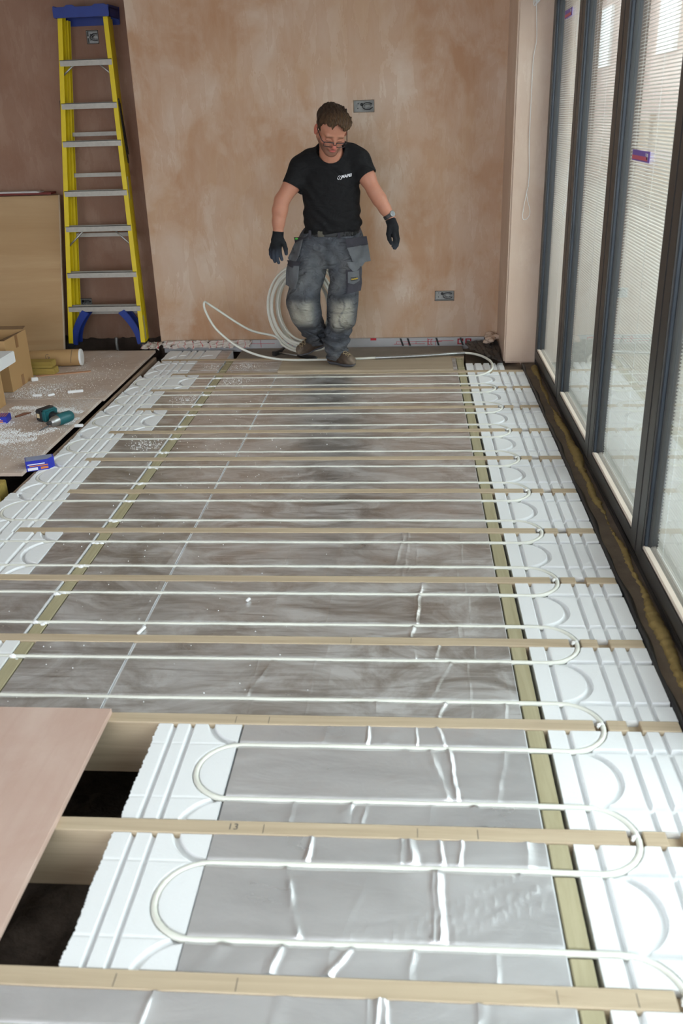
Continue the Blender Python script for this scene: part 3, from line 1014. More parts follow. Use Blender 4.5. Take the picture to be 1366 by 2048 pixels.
# ================================================================== OBJECTS
# ---- wall boxes cut into the plaster
def cut(wall, boxes):
    mb = MB()
    for bx in boxes:
        mb.box(*bx)
    c = mb.build('cutter', None)
    md = wall.modifiers.new('cut', 'BOOLEAN'); md.object = c; md.operation = 'DIFFERENCE'; md.solver = 'EXACT'
    dg = bpy.context.evaluated_depsgraph_get()
    me = bpy.data.meshes.new_from_object(wall.evaluated_get(dg))
    wall.modifiers.clear()
    wall.data = me
    bpy.data.objects.remove(c)
WB = bpy.data.objects['wall_back']; WR = bpy.data.objects['wall_recess']
SOCK = simple('dull_box_metal', (.42, .415, .40), .6, .3, vary=.45, vscale=55)
socks = [(-.390, -.250, 1.668, 1.740, 7.0, 'grey metal socket box with cables in the wall just above the man'),
         (.197, .336, .336, .404, 7.0, 'grey metal socket box low in the wall to the right of the man'),
         (-2.358, -2.275, 2.188, 2.270, 7.34, 'dark metal switch box behind the top of the step ladder'),
         (-2.735, -2.600, .258, .335, 7.34, 'dark metal socket box behind the foot of the step ladder')]
cut(WB, [(s[0] - .004, s[1] + .004, s[4] - .1, s[4] + .045, s[2] - .004, s[3] + .004) for s in socks[:2]])
cut(WR, [(s[0] - .004, s[1] + .004, s[4] - .1, s[4] + .045, s[2] - .004, s[3] + .004) for s in socks[2:]])
for i, (x0, x1, z0, z1, y, lab) in enumerate(socks):
    t = thing('socket_box', ((x0 + x1) / 2, y + .03, z0), lab, 'socket box', 'metal wall boxes')
    mb = MB()
    yb_ = y + .038
    mb.box(x0, x1, yb_ - .002, yb_, z0, z1)
    mb.box(x0, x0 + .0025, y - .003, yb_, z0, z1); mb.box(x1 - .0025, x1, y - .003, yb_, z0, z1)
    mb.box(x0, x1, y - .003, yb_, z0, z0 + .0025); mb.box(x0, x1, y - .003, yb_, z1 - .0025, z1)
    for xx in (x0 + .004, x1 - .014):
        mb.box(xx, xx + .010, y - .001, y + .002, (z0 + z1) / 2 - .006, (z0 + z1) / 2 + .006)
    mb.build('box_shell', SOCK, t)
    mb = MB()
    for q, (fx, fz, rr) in enumerate(((.38, .66, .011), (.2, .75, .004), (.18, .3, .004), (.5, .3, .004), (.82, .3, .005))):
        Mx = Matrix.Translation((x0 + (x1 - x0) * fx, yb_ - .0022, z0 + (z1 - z0) * fz)) @ Matrix.Rotation(R(90), 4, 'X')
        mb.lathe([(rr, 0), (rr, .0012)], 14, Mx)
    mb.build('knockout', M['gasket'], t)
    cx = x0 + (x1 - x0) * .68; cz = (z0 + z1) / 2
    for q in range(3):
        P_ = [(cx + (.016 + .006 * q) * math.cos(a) * (1.3), y + .022 - .006 * q + .004 * math.sin(3 * a), cz + (.013 + .005 * q) * math.sin(a)) for a in np.linspace(.3 * q, 5.4 + .5 * q, 22)]
        MB().tube(P_, .0026, 6).build('cable', [M['steel'], simple('grey_cable', (.32, .32, .33), .5), M['gasket']][q] if i == 0 else [M['steel'], bpy.data.materials['grey_cable'], M['gasket']][q], t, smooth=True)

# ---- step ladder in the recess
yel = simple('yellow_fibreglass', srgb(226, 200, 18), .42, vary=.08, vscale=18)
alu = simple('worn_aluminium', srgb(176, 172, 165), .5, .3, vary=.18, vscale=40)
blu = simple('blue_plastic', srgb(26, 54, 138), .45, vary=.2, vscale=12)
blk = simple('black_rubber', (.02, .02, .022), .6, vary=.2)
lad = thing('step_ladder', (-2.38, 7.0, .02), 'tall yellow fibreglass step ladder with blue top standing in the recess', 'ladder')
LZ = 2.36
def lp(u, z, dy=0.0):
    k = z / LZ
    xl = -2.695 + (-2.475 + 2.695) * k
    xr = -2.075 + (-2.118 + 2.075) * k
    return Vector((xl + (xr - xl) * u, 6.945 + .165 * k + dy, z + .02))
def channel(pa, pb, out, dep, fl, th=.004):
    """C channel rail between two points; out = +1/-1 outward x side; dep along y, flange along x"""
    mb = MB()
    prof = [(0, 0), (0, dep), (-out * fl, dep), (-out * fl, dep - th), (-out * th, dep - th), (-out * th, th), (-out * fl, th), (-out * fl, 0)]
    vs = [(pa[0] + x, pa[1] + y, pa[2]) for x, y in prof] + [(pb[0] + x, pb[1] + y, pb[2]) for x, y in prof]
    n = len(prof)
    fs = [(i, (i + 1) % n, n + (i + 1) % n, n + i) for i in range(n)] + [(0, 1, 4, 5)[::1], (1, 2, 3, 4), (0, 5, 6, 7)]
    fs += [tuple(n + i for i in f) for f in ((0, 1, 4, 5), (1, 2, 3, 4), (0, 5, 6, 7))]
    return mb.add(vs, fs)
for u, out in ((0, -1), (1, 1)):
    channel(lp(u, .02), lp(u, LZ), out, .075, .034).build('front_rail', yel, lad, bevel=.0015, seg=1)
    a = lp(u, .02, .125) + Vector((-out * .018, 0, 0)); b_ = lp(u, LZ - .05, .10) + Vector((-out * .012, 0, 0))
    channel(a, b_, out, .05, .030).build('rear_rail', yel, lad, bevel=.0015, seg=1)
    MB().box(*(lambda p: (p.x - .024 - .0 * out, p.x + .024, p.y - .006, p.y + .082))(lp(u, 0) + Vector((-out * .015, 0, 0))), .0201, .058).build('foot', blk, lad, bevel=.004)
    p = lp(u, 0, .125) + Vector((-out * .03, 0, 0))
    MB().box(p.x - .02, p.x + .02, p.y - .005, p.y + .055, .0201, .05).build('foot', blk, lad, bevel=.004)
# treads
for z in (.322, .578, .918, 1.17, 1.514, 1.768, 2.05):
    a = lp(0, z); b_ = lp(1, z)
    mb = MB()
    xl, xr = a.x + .006, b_.x - .006
    y0 = a.y - .004
    mb.box(xl, xr, y0, y0 + .004, a.z - .040, a.z)              # front lip
    mb.box(xl, xr, y0, y0 + .082, a.z - .004, a.z)              # tread plate
    mb.box(xl, xr, y0 + .078, y0 + .082, a.z - .026, a.z)       # back lip
    for k in range(5):
        mb.box(xl, xr, y0 + .010 + .014 * k, y0 + .014 + .014 * k, a.z, a.z + .0018)
    mb.build('tread', alu, lad)
    mb = MB()
    for xx, o_ in ((a.x + .014, 1), (b_.x - .014, -1)):
        for dz in (-.008, -.024):
            mb.ball((xx, a.y - .001, a.z + dz), .0042, 1, (1, .6, 1))
    mb.build('rivet', M['steel'], lad)
for z in (.251, .839, 1.272, 1.557):
    a = lp(0, z, .128); b_ = lp(1, z, .128)
    MB().box(a.x + .02, b_.x - .02, a.y, a.y + .03, a.z - .014, a.z + .014).build('rear_bar', alu, lad, bevel=.002)
for z, s in ((.918, .145), (2.05, .10)):
    for u, sg in ((0, 1), (1, -1)):
        a = lp(u, z - s * 1.02) + Vector((sg * .022, .012, 0)); b_ = lp(u, z - .03) + Vector((sg * (s * .85 + .02), .012, 0))
        MB().tube([a, a.lerp(b_, .5), b_], .0065, 8).build('brace', M['zinc'], lad, smooth=True)
for u, sg in ((0, 1), (1, -1)):                               # blue corner braces at the foot
    for dy, nm in ((.01, 'corner_brace'), (.115, 'corner_brace')):
        p0 = lp(u, .03, dy); p1 = lp(u, .275, dy)
        outl = []
        for k in range(9):
            t_ = k / 8
            outl.append((p0.x + sg * (.020 + .120 * t_ ** 1.6), p0.z + .27 * t_ ** .85 - .005))
        inn = [(x + sg * (.046 + .006 * k / 8), z - .004 - .022 * k / 8) for k, (x, z) in enumerate(outl)]
        poly = outl + inn[::-1]
        if sg < 0:
            poly = poly[::-1]
        MB().prism(poly, 'y', p0.y + .0, p0.y + .022).build(nm, blu, lad, bevel=.003)
# blue top cap with tray and tool slots
a = lp(0, LZ); b_ = lp(1, LZ)
mb = MB()
xl, xr = a.x - .022, b_.x + .022
mb.prism([(xl, 2.335), (xr, 2.335), (xr, 2.40), (xr - .03, 2.414), (xr - .10, 2.414), (xr - .115, 2.402), (xr - .24, 2.402), (xr - .255, 2.414), (xl + .10, 2.414), (xl + .085, 2.402), (xl + .02, 2.402), (xl, 2.395)], 'y', 7.075, 7.105)
mb.box(xl, xr, 7.105, 7.33, 2.385, 2.398)
mb.box(xl, xl + .012, 7.08, 7.33, 2.335, 2.41); mb.box(xr - .012, xr, 7.08, 7.33, 2.335, 2.41); mb.box(xl, xr, 7.318, 7.33, 2.30, 2.41)
mb.box(xl + .05, xr - .05, 7.11, 7.14, 2.36, 2.385)
mb.build('top_cap', blu, lad, bevel=.004)
lab_ = simple('worn_label', srgb(190, 184, 150), .6, vary=.4, vscale=120)
for z0, z1 in ((1.10, 1.26), (.06, .24)):
    a = lp(1, z0) + Vector((.0012, .03, 0)); b_ = lp(1, z1) + Vector((.0012, .03, 0))
    MB().bar(a, b_, .0012, .022, up=(0, 1, 0)).build('label_sticker', lab_, lad)
for u, out in ((0, -1), (1, 1)):                              # spreader hinges
    a = lp(u, 1.78) + Vector((out * .006, .02, 0)); b_ = lp(u, 1.36) + Vector((out * .008, .075, 0))
    mb = MB(); mb.bar(a, b_, .006, .012); mb.bar(a + Vector((0, .02, -.02)), b_ + Vector((0, .03, .05)), .005, .010)
    mb.ball(a, .013, 1, (.5, 1, 1)); mb.ball(b_, .013, 1, (.5, 1, 1))
    mb.build('spreader', M['dark_steel'], lad)

# ---- plywood panel and papers
plyw = wood('plywood_face', srgb(176, 140, 98), srgb(206, 174, 134), 'x', .14, .6, (.30, .68))
pl = thing('plywood_panel', (-3.2, 6.85, .02), 'large plywood panel leaning at the left beside the ladder', 'panel')
Mx = Matrix.Translation((0, 6.845, .026)) @ Matrix.Rotation(R(-18.5), 4, 'X')
MB().box(-4.3, -2.702, 0, .018, 0, 1.186, Mx).build('board_face', plyw, pl, bevel=.0015, seg=1)
MB().box(-2.702, -2.694, -.001, .019, 0, 1.188, Mx).build('edge_band', simple('pale_edge', srgb(196, 178, 156), .7), pl)
mb = MB().box(-3.7, -2.84, 7.19, 7.30, 1.1735, 1.180); mb.box(-3.68, -2.86, 7.20, 7.29, 1.180, 1.184)
o = mb.build('paper_sheet', simple('printed_paper', (.62, .60, .60), .6, vary=.1, vscale=9), loc=(-3.2, 7.2, 1.15)); tag(o, 'pale papers lying on the top edge of the plywood panel', 'papers')
o = MB().box(-3.5, -2.755, 7.21, 7.32, 1.158, 1.173).build('red_folder', simple('red_card', srgb(120, 44, 38), .6), loc=(-3.1, 7.25, 1.15)); tag(o, 'dark red card folder under the papers on the plywood panel', 'folder')

# ---- cardboard boxes, white slab
card = simple('brown_cardboard', srgb(182, 146, 100), .75, vary=.06, vscale=5, bstr=.08, bscale=30)
cardd = simple('cardboard_inside', srgb(132, 104, 74), .85, vary=.06)
tape = simple('parcel_tape', srgb(150, 112, 74), .35, vary=.1)
def carton(x0, x1, y0, y1, z0, z1, label, flaps=True):
    t = thing('cardboard_box', ((x0 + x1) / 2, (y0 + y1) / 2, z0), label, 'box', 'cardboard boxes on the boarded floor')
    th = .004
    mb = MB()
    mb.box(x0, x1, y0, y0 + th, z0, z1); mb.box(x0, x1, y1 - th, y1, z0, z1)
    mb.box(x0, x0 + th, y0 + th, y1 - th, z0, z1); mb.box(x1 - th, x1, y0 + th, y1 - th, z0, z1)
    mb.box(x0, x1, y0, y1, z0, z0 + th)
    mb.build('carton_body', card, t, bevel=.001, seg=1)
    if flaps:
        mb = MB()
        mb.bar((x1 - .002, (y0 + y1) / 2, z1), (x1 - .16, (y0 + y1) / 2, z1 - .06), y1 - y0 - .02, .003)
        mb.build('flap', cardd, t)
        mb = MB()
        mb.bar(((x0 + x1) / 2, y1 - .002, z1), ((x0 + x1) / 2, y1 + .05, z1 + .012), x1 - x0 - .04, .003)
        mb.build('flap', cardd, t)
        mb = MB(); ym = y0 + (y1 - y0) * .52
        mb.box(x1, x1 + .0006, ym - .022, ym + .022, z1 - .085, z1); mb.box(x1, x1 + .0006, ym - .022, ym + .022, z0, z0 + .075)
        mb.build('tape_strip', tape, t)
    else:
        MB().box(x0, x1, y0, y1, z1 - .004, z1).build('flap', card, t)
    return t
carton(-3.12, -2.640, 5.70, 6.06, .0195, .365, 'open brown cardboard box in front of the plywood panel')
carton(-3.05, -2.572, 5.05, 5.42, .0195, .262, 'lower brown cardboard box at the left edge under the white slab', flaps=False)
o = MB().box(-3.1, -2.520, 4.98, 5.56, .2625, .335).build('foam_slab', M['eps'], bevel=.004, loc=(-2.8, 5.2, .27)); tag(o, 'thick white foam slab lying on the lower cardboard box', 'foam slab')

# ---- cardboard tube and timbers
t = thing('cardboard_tube', (-2.65, 6.40, .0195), 'brown cardboard tube with white end cap lying by the plywood panel', 'tube')
A_ = Vector((-3.0, 6.335, .0815)); B_ = Vector((-2.405, 6.40, .0815))
MB().tube([A_, A_.lerp(B_, .5), B_], .060, 28).build('tube_wall', card, t, smooth='auto')
d_ = (B_ - A_).normalized()
MB().tube([B_ - d_ * .004, B_ + d_ * .004, B_ + d_ * .009, B_ + d_ * .010], [.0606, .0612, .058, .053], 28).build('end_cap', simple('white_plastic', (.82, .83, .84), .4), t, smooth='auto')
ink = simple('marker_ink', (.05, .05, .06), .6)
mb = MB()
def ontube(s, a):
    c = A_.lerp(B_, s); side = d_.cross(Vector((0, 0, 1))).normalized()
    return c + (side * math.cos(a) + Vector((0, 0, 1)) * math.sin(a)) * .0606
for pth in ([(.90 + .012 * math.sin(a * 1.5), a) for a in np.linspace(1.4, -.5, 12)],
            [(.62 + .022 * math.cos(a), .45 + .30 * math.sin(a)) for a in np.linspace(.8, 6.0, 16)],
            [(.62, .42), (.645, .40), (.64, .12), (.66, .02)],
            [(.66, .0), (.70, -.25)], [(.40, .9), (.42, .1)]):
    mb.tube([ontube(*q) for q in pth], .0013, 5)
mb.build('marker_scribble', ink, t)
for (x1, y0, z0, lab) in ((-2.515, 6.13, .0195, 'greenish timber length, lower of two beside the cardboard box'), (-2.535, 6.15, .0655, 'greenish timber length, upper of two beside the cardboard box')):
    o = MB().box(-3.0 if z0 < .05 else -2.95, x1, y0, y0 + .095, z0, z0 + .045).build('timber_length', M['greentimber'], bevel=.003, loc=(x1 - .2, y0, z0)); tag(o, lab, 'timber', 'stacked timber lengths')
o = MB().bar((-2.64, 6.10, .0225), (-2.28, 6.22, .0225), .03, .006).build('wood_strip', simple('reddish_strip', srgb(186, 140, 108), .7), loc=(-2.5, 6.16, .02)); tag(o, 'thin reddish wood strip on the floor sheet below the tube', 'wood strip')

# ---- cordless driver lying on its side
teal = simple('teal_plastic', srgb(24, 92, 98), .4, vary=.12, vscale=20)
blp = simple('black_plastic', (.022, .022, .024), .5, vary=.2)
dr = thing('cordless_driver', (-2.08, 4.97, .0195), 'teal and black cordless impact driver lying on the dusty floor sheet', 'power tool')
ax = Vector((-.464, -.886, 0)).normalized(); hx = Vector((-.886, .464, 0))
Mx = Matrix((ax, hx, Vector((0, 0, 1)))).transposed().to_4x4(); Mx.translation = (-2.045, 5.02, .056)
Mr = Mx @ Matrix.Rotation(R(90), 4, 'Y')       # lathe axis along local x
MB().lathe([(.010, -.062), (.026, -.060), (.033, -.050), (.035, -.02), (.035, .03), (.033, .045), (.031, .05)], 22, Mr).build('motor_housing', teal, dr, smooth='auto')
MB().lathe([(.030, .05), (.029, .075), (.024, .092), (.017, .10), (.014, .102)], 20, Mr).build('nose_cone', M['steel'], dr, smooth='auto')
mb = MB(); mb.lathe([(.011, .10), (.011, .122), (.009, .126)], 14, Mr); mb.build('chuck', blp, dr, smooth='auto')
Mt = Mx @ Matrix.Rotation(R(97), 4, 'Y')
MB().lathe([(.0042, .12), (.0042, .165), (.003, .172), (.0036, .18), (.001, .192)], 8, Mt).build('driver_bit', M['dark_steel'], dr)
hp = [Mx @ Vector(p) for p in ((-.008, .02, -.002), (-.012, .05, -.006), (-.016, .09, -.008), (-.016, .125, -.008))]
MB().tube(hp, [.026, .0215, .0225, .029], 14).build('handle', blp, dr, smooth=True)
hp = [Mx @ Vector(p) for p in ((-.026, .022, .0), (-.030, .055, -.003), (-.032, .095, -.005), (-.030, .125, -.004))]
MB().tube(hp, [.022, .016, .017, .026], 12).build('handle_shell', teal, dr, smooth=True)
mb = MB().box(-.068, .040, .118, .150, -.036, .036, Mx); mb.build('handle_base', teal, dr, bevel=.010, seg=3)
mb = MB().box(-.072, .044, .146, .196, -.036, .038, Mx); mb.build('battery', blp, dr, bevel=.008, seg=3)
MB().box(.0442, .0450, .158, .182, -.012, .014, Mx).build('battery_label', simple('cream_label', srgb(214, 196, 160), .5), dr)
MB().box(.012, .026, .030, .044, -.006, .008, Mx).build('trigger', blp, dr, bevel=.003)

# ---- blue screw boxes
bxm = simple('blue_carton', srgb(34, 48, 170), .4, vary=.06)
org = simple('orange_print', srgb(206, 122, 66), .5, vary=.1); wht = simple('white_print', (.82, .82, .85), .5, vary=.05)
def screwbox(Mx, L, D_, H_, label, open_end):
    t = thing('screw_box', tuple(Mx.translation), label, 'box', 'blue screw boxes')
    if open_end:
        poly = [(0, 0), (L * .78, 0), (L, D_ * .45), (L * .98, D_), (0, D_)]
        MB().prism(poly, 'z', 0, H_, Mx).build('carton_body', bxm, t, bevel=.001, seg=1)
        mb = MB(); mb.prism([(.004, .004), (L * .76, .004), (L * .95, D_ * .45), (L * .93, D_ - .004), (.004, D_ - .004)], 'z', H_ + .0002, H_ + .0008, Mx)
        mb.build('top_panel', simple('greyish_blue_card', srgb(140, 150, 178), .45, vary=.15, vscale=40), t)
    else:
        MB().box(0, L, 0, D_, 0, H_, Mx).build('carton_body', bxm, t, bevel=.001, seg=1)
        mb = MB(); mb.box(L * .14, L * .36, D_ * .15, D_ * .85, H_, H_ + .0005, Mx)
        for q in range(4):
            mb.box(L * (.45 + .13 * q), L * (.50 + .13 * q), D_ * .15, D_ * .9, H_, H_ + .0005, Mx)
        mb.build('top_print', org, t)
    mb = MB(); mb.box(L * .06, L * .66, -.0006, 0, H_ * .62, H_ * .70, Mx); mb.box(L * .05, L * .40, -.0006, 0, H_ * .08, H_ * .34, Mx) if open_end else mb.box(L * .14, L * .9, -.0006, 0, H_ * .08, H_ * .16, Mx)
    mb.build('white_lettering', wht, t)
    mb = MB(); mb.box(L * .12, L * .76, -.0006, 0, H_ * .44, H_ * .54, Mx); mb.box(L * .50, L * .76, -.0006, 0, H_ * .12, H_ * .34, Mx)
    mb.build('orange_print', org, t)
Mx = Matrix.Translation((-1.985, 4.275, .0)) @ Matrix.Rotation(R(24), 4, 'Z')
screwbox(Mx, .145, .075, .056, 'blue screw box with pointed open end at the corner of the floor sheet', True)
Mx = Matrix.Translation((-2.505, 5.02, .0195)) @ Matrix.Rotation(R(8), 4, 'Z')
screwbox(Mx, .105, .09, .040, 'small blue and orange screw box at the left edge of the photo', False)
o = MB().tube([(-2.40, 5.15, .024), (-2.36, 5.20, .026), (-2.335, 5.235, .024)], [.006, .010, .003], 6).build('wood_chip', simple('brown_chip', srgb(112, 72, 52), .8), loc=(-2.37, 5.19, .02)); tag(o, 'brown wood splinter beside the small blue box', 'wood chip')

# ---- foam scraps and crumbs
def scrap(x, y, z, L, w_, a, label):
    o = MB().bar((x - L / 2 * math.cos(a), y - L / 2 * math.sin(a), z), (x + L / 2 * math.cos(a), y + L / 2 * math.sin(a), z), w_, w_ * .8).build('foam_scrap', foamw, loc=(x, y, z - .008), bevel=.003)
    tag(o, label, 'foam scrap', 'loose white foam scraps')
scrap(-2.205, 5.68, .029, .10, .020, .35, 'white foam stick on the far floor sheet near its front edge')
scrap(-2.435, 5.60, .028, .06, .018, .1, 'white foam scrap on the joint between the two floor sheets')
scrap(-2.345, 5.61, .028, .045, .016, .7, 'white foam scrap on the sheet joint next to the bigger scrap')
scrap(-2.60, 5.98, .034, .045, .030, .5, 'white foam lump at the corner of the open cardboard box')
scrap(-1.965, 5.02, .008, .06, .020, .1, 'white foam scrap across the dark gap at the sheet edge')
scrap(-.60, 2.935, .006, .022, .012, 1.2, 'loose white foam crumb on the foil right of the seam')
scrap(-.945, 2.71, .006, .05, .012, 1.3, 'white foam sliver on the foil seam behind the fourth joist')
mb = MB()
def crumb(x, y, z, r):
    r1 = r * rng.uniform(.6, 1.2)
    mb.add([(x + r, y, z), (x, y + r1, z), (x - r1, y, z), (x, y - r, z), (x, y, z + r1)], [(0, 1, 4), (1, 2, 4), (2, 3, 4), (3, 0, 4), (3, 2, 1, 0)])
def scatter(n, cx, cyy, sx, sy, z, r0, r1, clip=None):
    for _ in range(n):
        x = rng.gauss(cx, sx); y = rng.gauss(cyy, sy)
        if clip and not (clip[0] < x < clip[1] and clip[2] < y < clip[3]):
            continue
        crumb(x, y, z, rng.uniform(r0, r1))
cl = (-4.2, -1.99, 4.23, 5.53)
rc2 = random.Random(21)
for (cx, cyy, L, ang, n, wd) in ((-2.30, 5.33, .30, -.12, 1500, .035), (-2.12, 5.27, .16, -.2, 900, .030), (-2.42, 5.22, .2, .05, 700, .05), (-2.42, 4.86, .22, .1, 1500, .045), (-2.30, 4.80, .18, .25, 1200, .04),
                                 (-2.22, 4.72, .16, .3, 900, .04), (-2.40, 4.70, .2, .15, 900, .05), (-2.02, 5.07, .10, 1.1, 600, .03), (-2.12, 4.88, .12, .9, 600, .035), (-2.5, 5.0, .2, .2, 700, .06)):
    for _ in range(n):
        t_ = rc2.uniform(-1, 1); w_ = rc2.gauss(0, wd) * (1 - .5 * abs(t_))
        x = cx + t_ * L * .7 * math.cos(ang) - w_ * math.sin(ang); y = cyy + t_ * L * .7 * math.sin(ang) + w_ * math.cos(ang)
        if cl[0] < x < cl[1] and cl[2] < y < cl[3]:
            crumb(x, y, .0192, rc2.uniform(.0012, .0030))
scatter(1100, -2.2, 4.85, .22, .36, .0192, .0012, .0028, cl)
cl2 = (-4.2, -1.975, 5.545, 6.83)
scatter(900, -2.47, 5.70, .11, .10, .0202, .0014, .0038, cl2)
scatter(650, -2.3, 6.0, .22, .3, .0202, .0012, .0032, cl2)
o = mb.build('foam_crumbs', foamw); tag(o, 'white foam dust and crumbs scattered over the floor sheets', 'foam crumbs', kind='stuff')
mb = MB()
for b in range(3, 13):
    y0, y1 = YC[b] + .03, YC[b + 1] - .03
    pz = [p for p in pipes(b)]
    for _ in range(30 if b < 7 else 70):
        x = rng.gauss(-1.1, .35); y = rng.uniform(y0, y1)
        if x < -1.5 or x > .3 or min(abs(y - p) for p in pz) < .012 or -1.38 < x < -1.30:
            continue
        crumb(x, y, -.001, rng.uniform(.0014, .0032))
for (cx, b) in ((-1.45, 8), (-1.42, 10), (-1.40, 12), (-1.18, 12), (-1.2, 11)):
    y0, y1 = YC[b] + .03, YC[b + 1] - .03
    for _ in range(230):
        x = rng.gauss(cx, .06); y = rng.gauss((y0 + y1) / 2, .06)
        if y0 < y < y1 and x < .3 and min(abs(y - p) for p in pipes(b)) > .012 and not (-1.38 < x < -1.30):
            crumb(x, y, -.001, rng.uniform(.0014, .0034))
o = mb.build('foil_crumbs', foamw); tag(o, 'white foam specks scattered over the foil boards', 'foam crumbs', kind='stuff')

# ---- end wall foot: plank, printed insulation strip, crumpled membranes
o = MB().box(-1.30, .405, 6.625, 6.945, -.03, -.002).build('floor_plank', simple('dusty_grey_plank', srgb(128, 120, 112), .85, vary=.25, vscale=9, bstr=.2), loc=(-.4, 6.8, -.03), bevel=.002); tag(o, 'dusty grey plank at the foot of the end wall', 'plank')
o_ = thing('insulation_strip', (-.6, 6.97, -.02), 'silver insulation strip with red printing under the plaster edge', 'insulation strip')
MB().box(-1.93, .655, 6.962, 6.985, -.03, .060).build('silver_face', simple('silver_facing', srgb(178, 176, 178), .45, .15, vary=.12, vscale=14), o_)
redi = simple('red_print', srgb(190, 40, 52), .6, vary=.1)
mb = MB()
def pl_(xa, xb, za, zb): mb.box(xa, xb, 6.9612, 6.9622, za, zb)
for x0 in (-1.25, -1.0, -.1, .05):
    pl_(x0, x0 + .20, .030, .033); pl_(x0 + .09, x0 + .093, .0, .058); pl_(x0, x0 + .003, .012, .033)
pl_(-.12, .12, .012, .015); pl_(.20, .34, .033, .036); pl_(.20, .203, .0, .034)
for k, x0 in enumerate((.145, .165)):
    pl_(x0, x0 + .014, .006, .010); pl_(x0, x0 + .014, .046, .050); pl_(x0, x0 + .004, .006, .05)
for x0 in (.37, .43):
    pl_(x0, x0 + .045, .006, .014); pl_(x0, x0 + .045, .042, .050); pl_(x0, x0 + .010, .006, .05); pl_(x0 + .035, x0 + .045, .03, .05)
pl_(-1.33, -1.28, .0, .03); pl_(-.30, -.255, .045, .062)
mb.build('red_print', redi, o_)
mb = MB()
for x0 in (-.075, -.02, .20, .385, .57):
    mb.prism([(x0, .058), (x0 + .014, .058), (x0 + .034, 0), (x0 + .02, 0)], 'y', 6.958, 6.962)
mb.build('dark_strap', M['gasket'], o_)
def crumple(name, corners, nu, nv, amp, seed, mat, label, cat, freq=9):
    rs = np.random.RandomState(seed)
    ph = rs.uniform(0, 6.28, (6, 2)); fq = rs.uniform(.5, 1.6, (6, 2)) * freq
    A, B, C, D = [Vector(c) for c in corners]
    vs = []
    for j in range(nv + 1):
        for i in range(nu + 1):
            u, v_ = i / nu, j / nv
            p = (A * (1 - u) + B * u) * (1 - v_) + (D * (1 - u) + C * u) * v_
            h = sum(abs(math.sin(fq[k, 0] * u * 3 + fq[k, 1] * v_ * 2 + ph[k, 0])) for k in range(6)) / 6
            p = p + Vector((.3 * amp * math.sin(u * 40 + v_ * 9), .3 * amp * math.sin(u * 29 - v_ * 14 + 1), amp * (h - .45) + rs.uniform(-.1, .1) * amp * (.15 if name == 'membrane_fold' else 1)))
            vs.append(p)
    fs = [(j * (nu + 1) + i, j * (nu + 1) + i + 1, (j + 1) * (nu + 1) + i + 1, (j + 1) * (nu + 1) + i) for j in range(nv) for i in range(nu)]
    m2 = MB().add(vs, fs)
    o = m2.build(name, mat, loc=tuple((A + B + C + D) / 4), smooth=True)
    md = o.modifiers.new('thick', 'SOLIDIFY'); md.thickness = .0012
    tag(o, label, cat)
    return o
m, nt, b = new_mat('crumpled_white_sheet')
wv = nt.nodes.new('ShaderNodeTexWave'); wv.inputs['Scale'].default_value = 5.5; wv.inputs['Distortion'].default_value = 6.0
nt.links.new(mapped(nt, (1.0, 2.2, 3.0)), wv.inputs['Vector'])
nt.links.new(mixc(nt, ramp(nt, wv.outputs['Fac'], .985, .996), srgb(206, 196, 188), srgb(186, 46, 56)), b.inputs['Base Color'])
b.inputs['Roughness'].default_value = .5
crumple('crumpled_sheet', [(-1.93, 6.905, .012), (-1.25, 6.925, .008), (-1.22, 6.955, .058), (-1.93, 6.955, .058)], 46, 10, .03, 5, m, 'crumpled white sheet with red lines along the foot of the end wall', 'plastic sheet', 14)
crumple('crumpled_scrap', [(-2.10, 6.875, .022), (-1.95, 6.86, .02), (-1.94, 6.98, .05), (-2.08, 6.99, .05)], 14, 10, .03, 6, m, 'small white and red crumpled sheet scrap beside the ladder foot', 'plastic sheet', 10)
crumple('membrane_fold', [(.425, 6.62, .052), (.655, 6.33, .012), (.662, 6.86, .055), (.43, 6.93, .03)], 30, 26, .030, 8, M['dpm'], 'crumpled black membrane fold in the corner by the plaster pier', 'membrane', 3.0)
mb = MB()
for _ in range(10):
    mb.ball((rng.uniform(.58, .66), rng.uniform(6.72, 6.98), rng.uniform(.06, .085)), rng.uniform(.018, .034), 1, (1.2, 1, .7))
o = mb.build('plaster_lumps', M['plaster_pier'], loc=(.62, 6.85, .05), smooth=True); tag(o, 'dropped plaster lumps on the black membrane in the corner', 'plaster', kind='stuff')

# void behind the far floor sheet under the recess wall
o = MB().box(-4.4, -1.95, 6.86, 7.46, -.26, -.20).build('recess_ground', M['soil']); structure(o, 'dark rubble void under the recess wall', 'ground')
mb = MB()
for _ in range(26):
    mb.ball((rng.uniform(-2.75, -2.0), rng.uniform(6.94, 7.20), rng.uniform(-.20, -.17)), rng.uniform(.03, .05), 1, (1.2, 1, .7))
o = mb.build('rubble', M['brick_dark'], loc=(-2.4, 7.1, -.2)); tag(o, 'dark broken rubble in the gap under the recess wall', 'rubble', kind='stuff')
o = MB().box(-2.8, -2.35, 7.05, 7.10, -.12, -.035).build('timber_offcut', M['batten'], loc=(-2.4, 7.08, -.2)); tag(o, 'brown timber offcut in the gap behind the ladder', 'timber')
o = MB().tube([(-2.39, 7.2, -.19), (-2.39, 7.2, .0), (-2.385, 7.2, .045)], .013, 10).build('pipe_stub', M['zinc'], smooth='auto', loc=(-2.39, 7.2, -.19)); tag(o, 'short grey pipe stub rising from the gap behind the ladder', 'pipe')

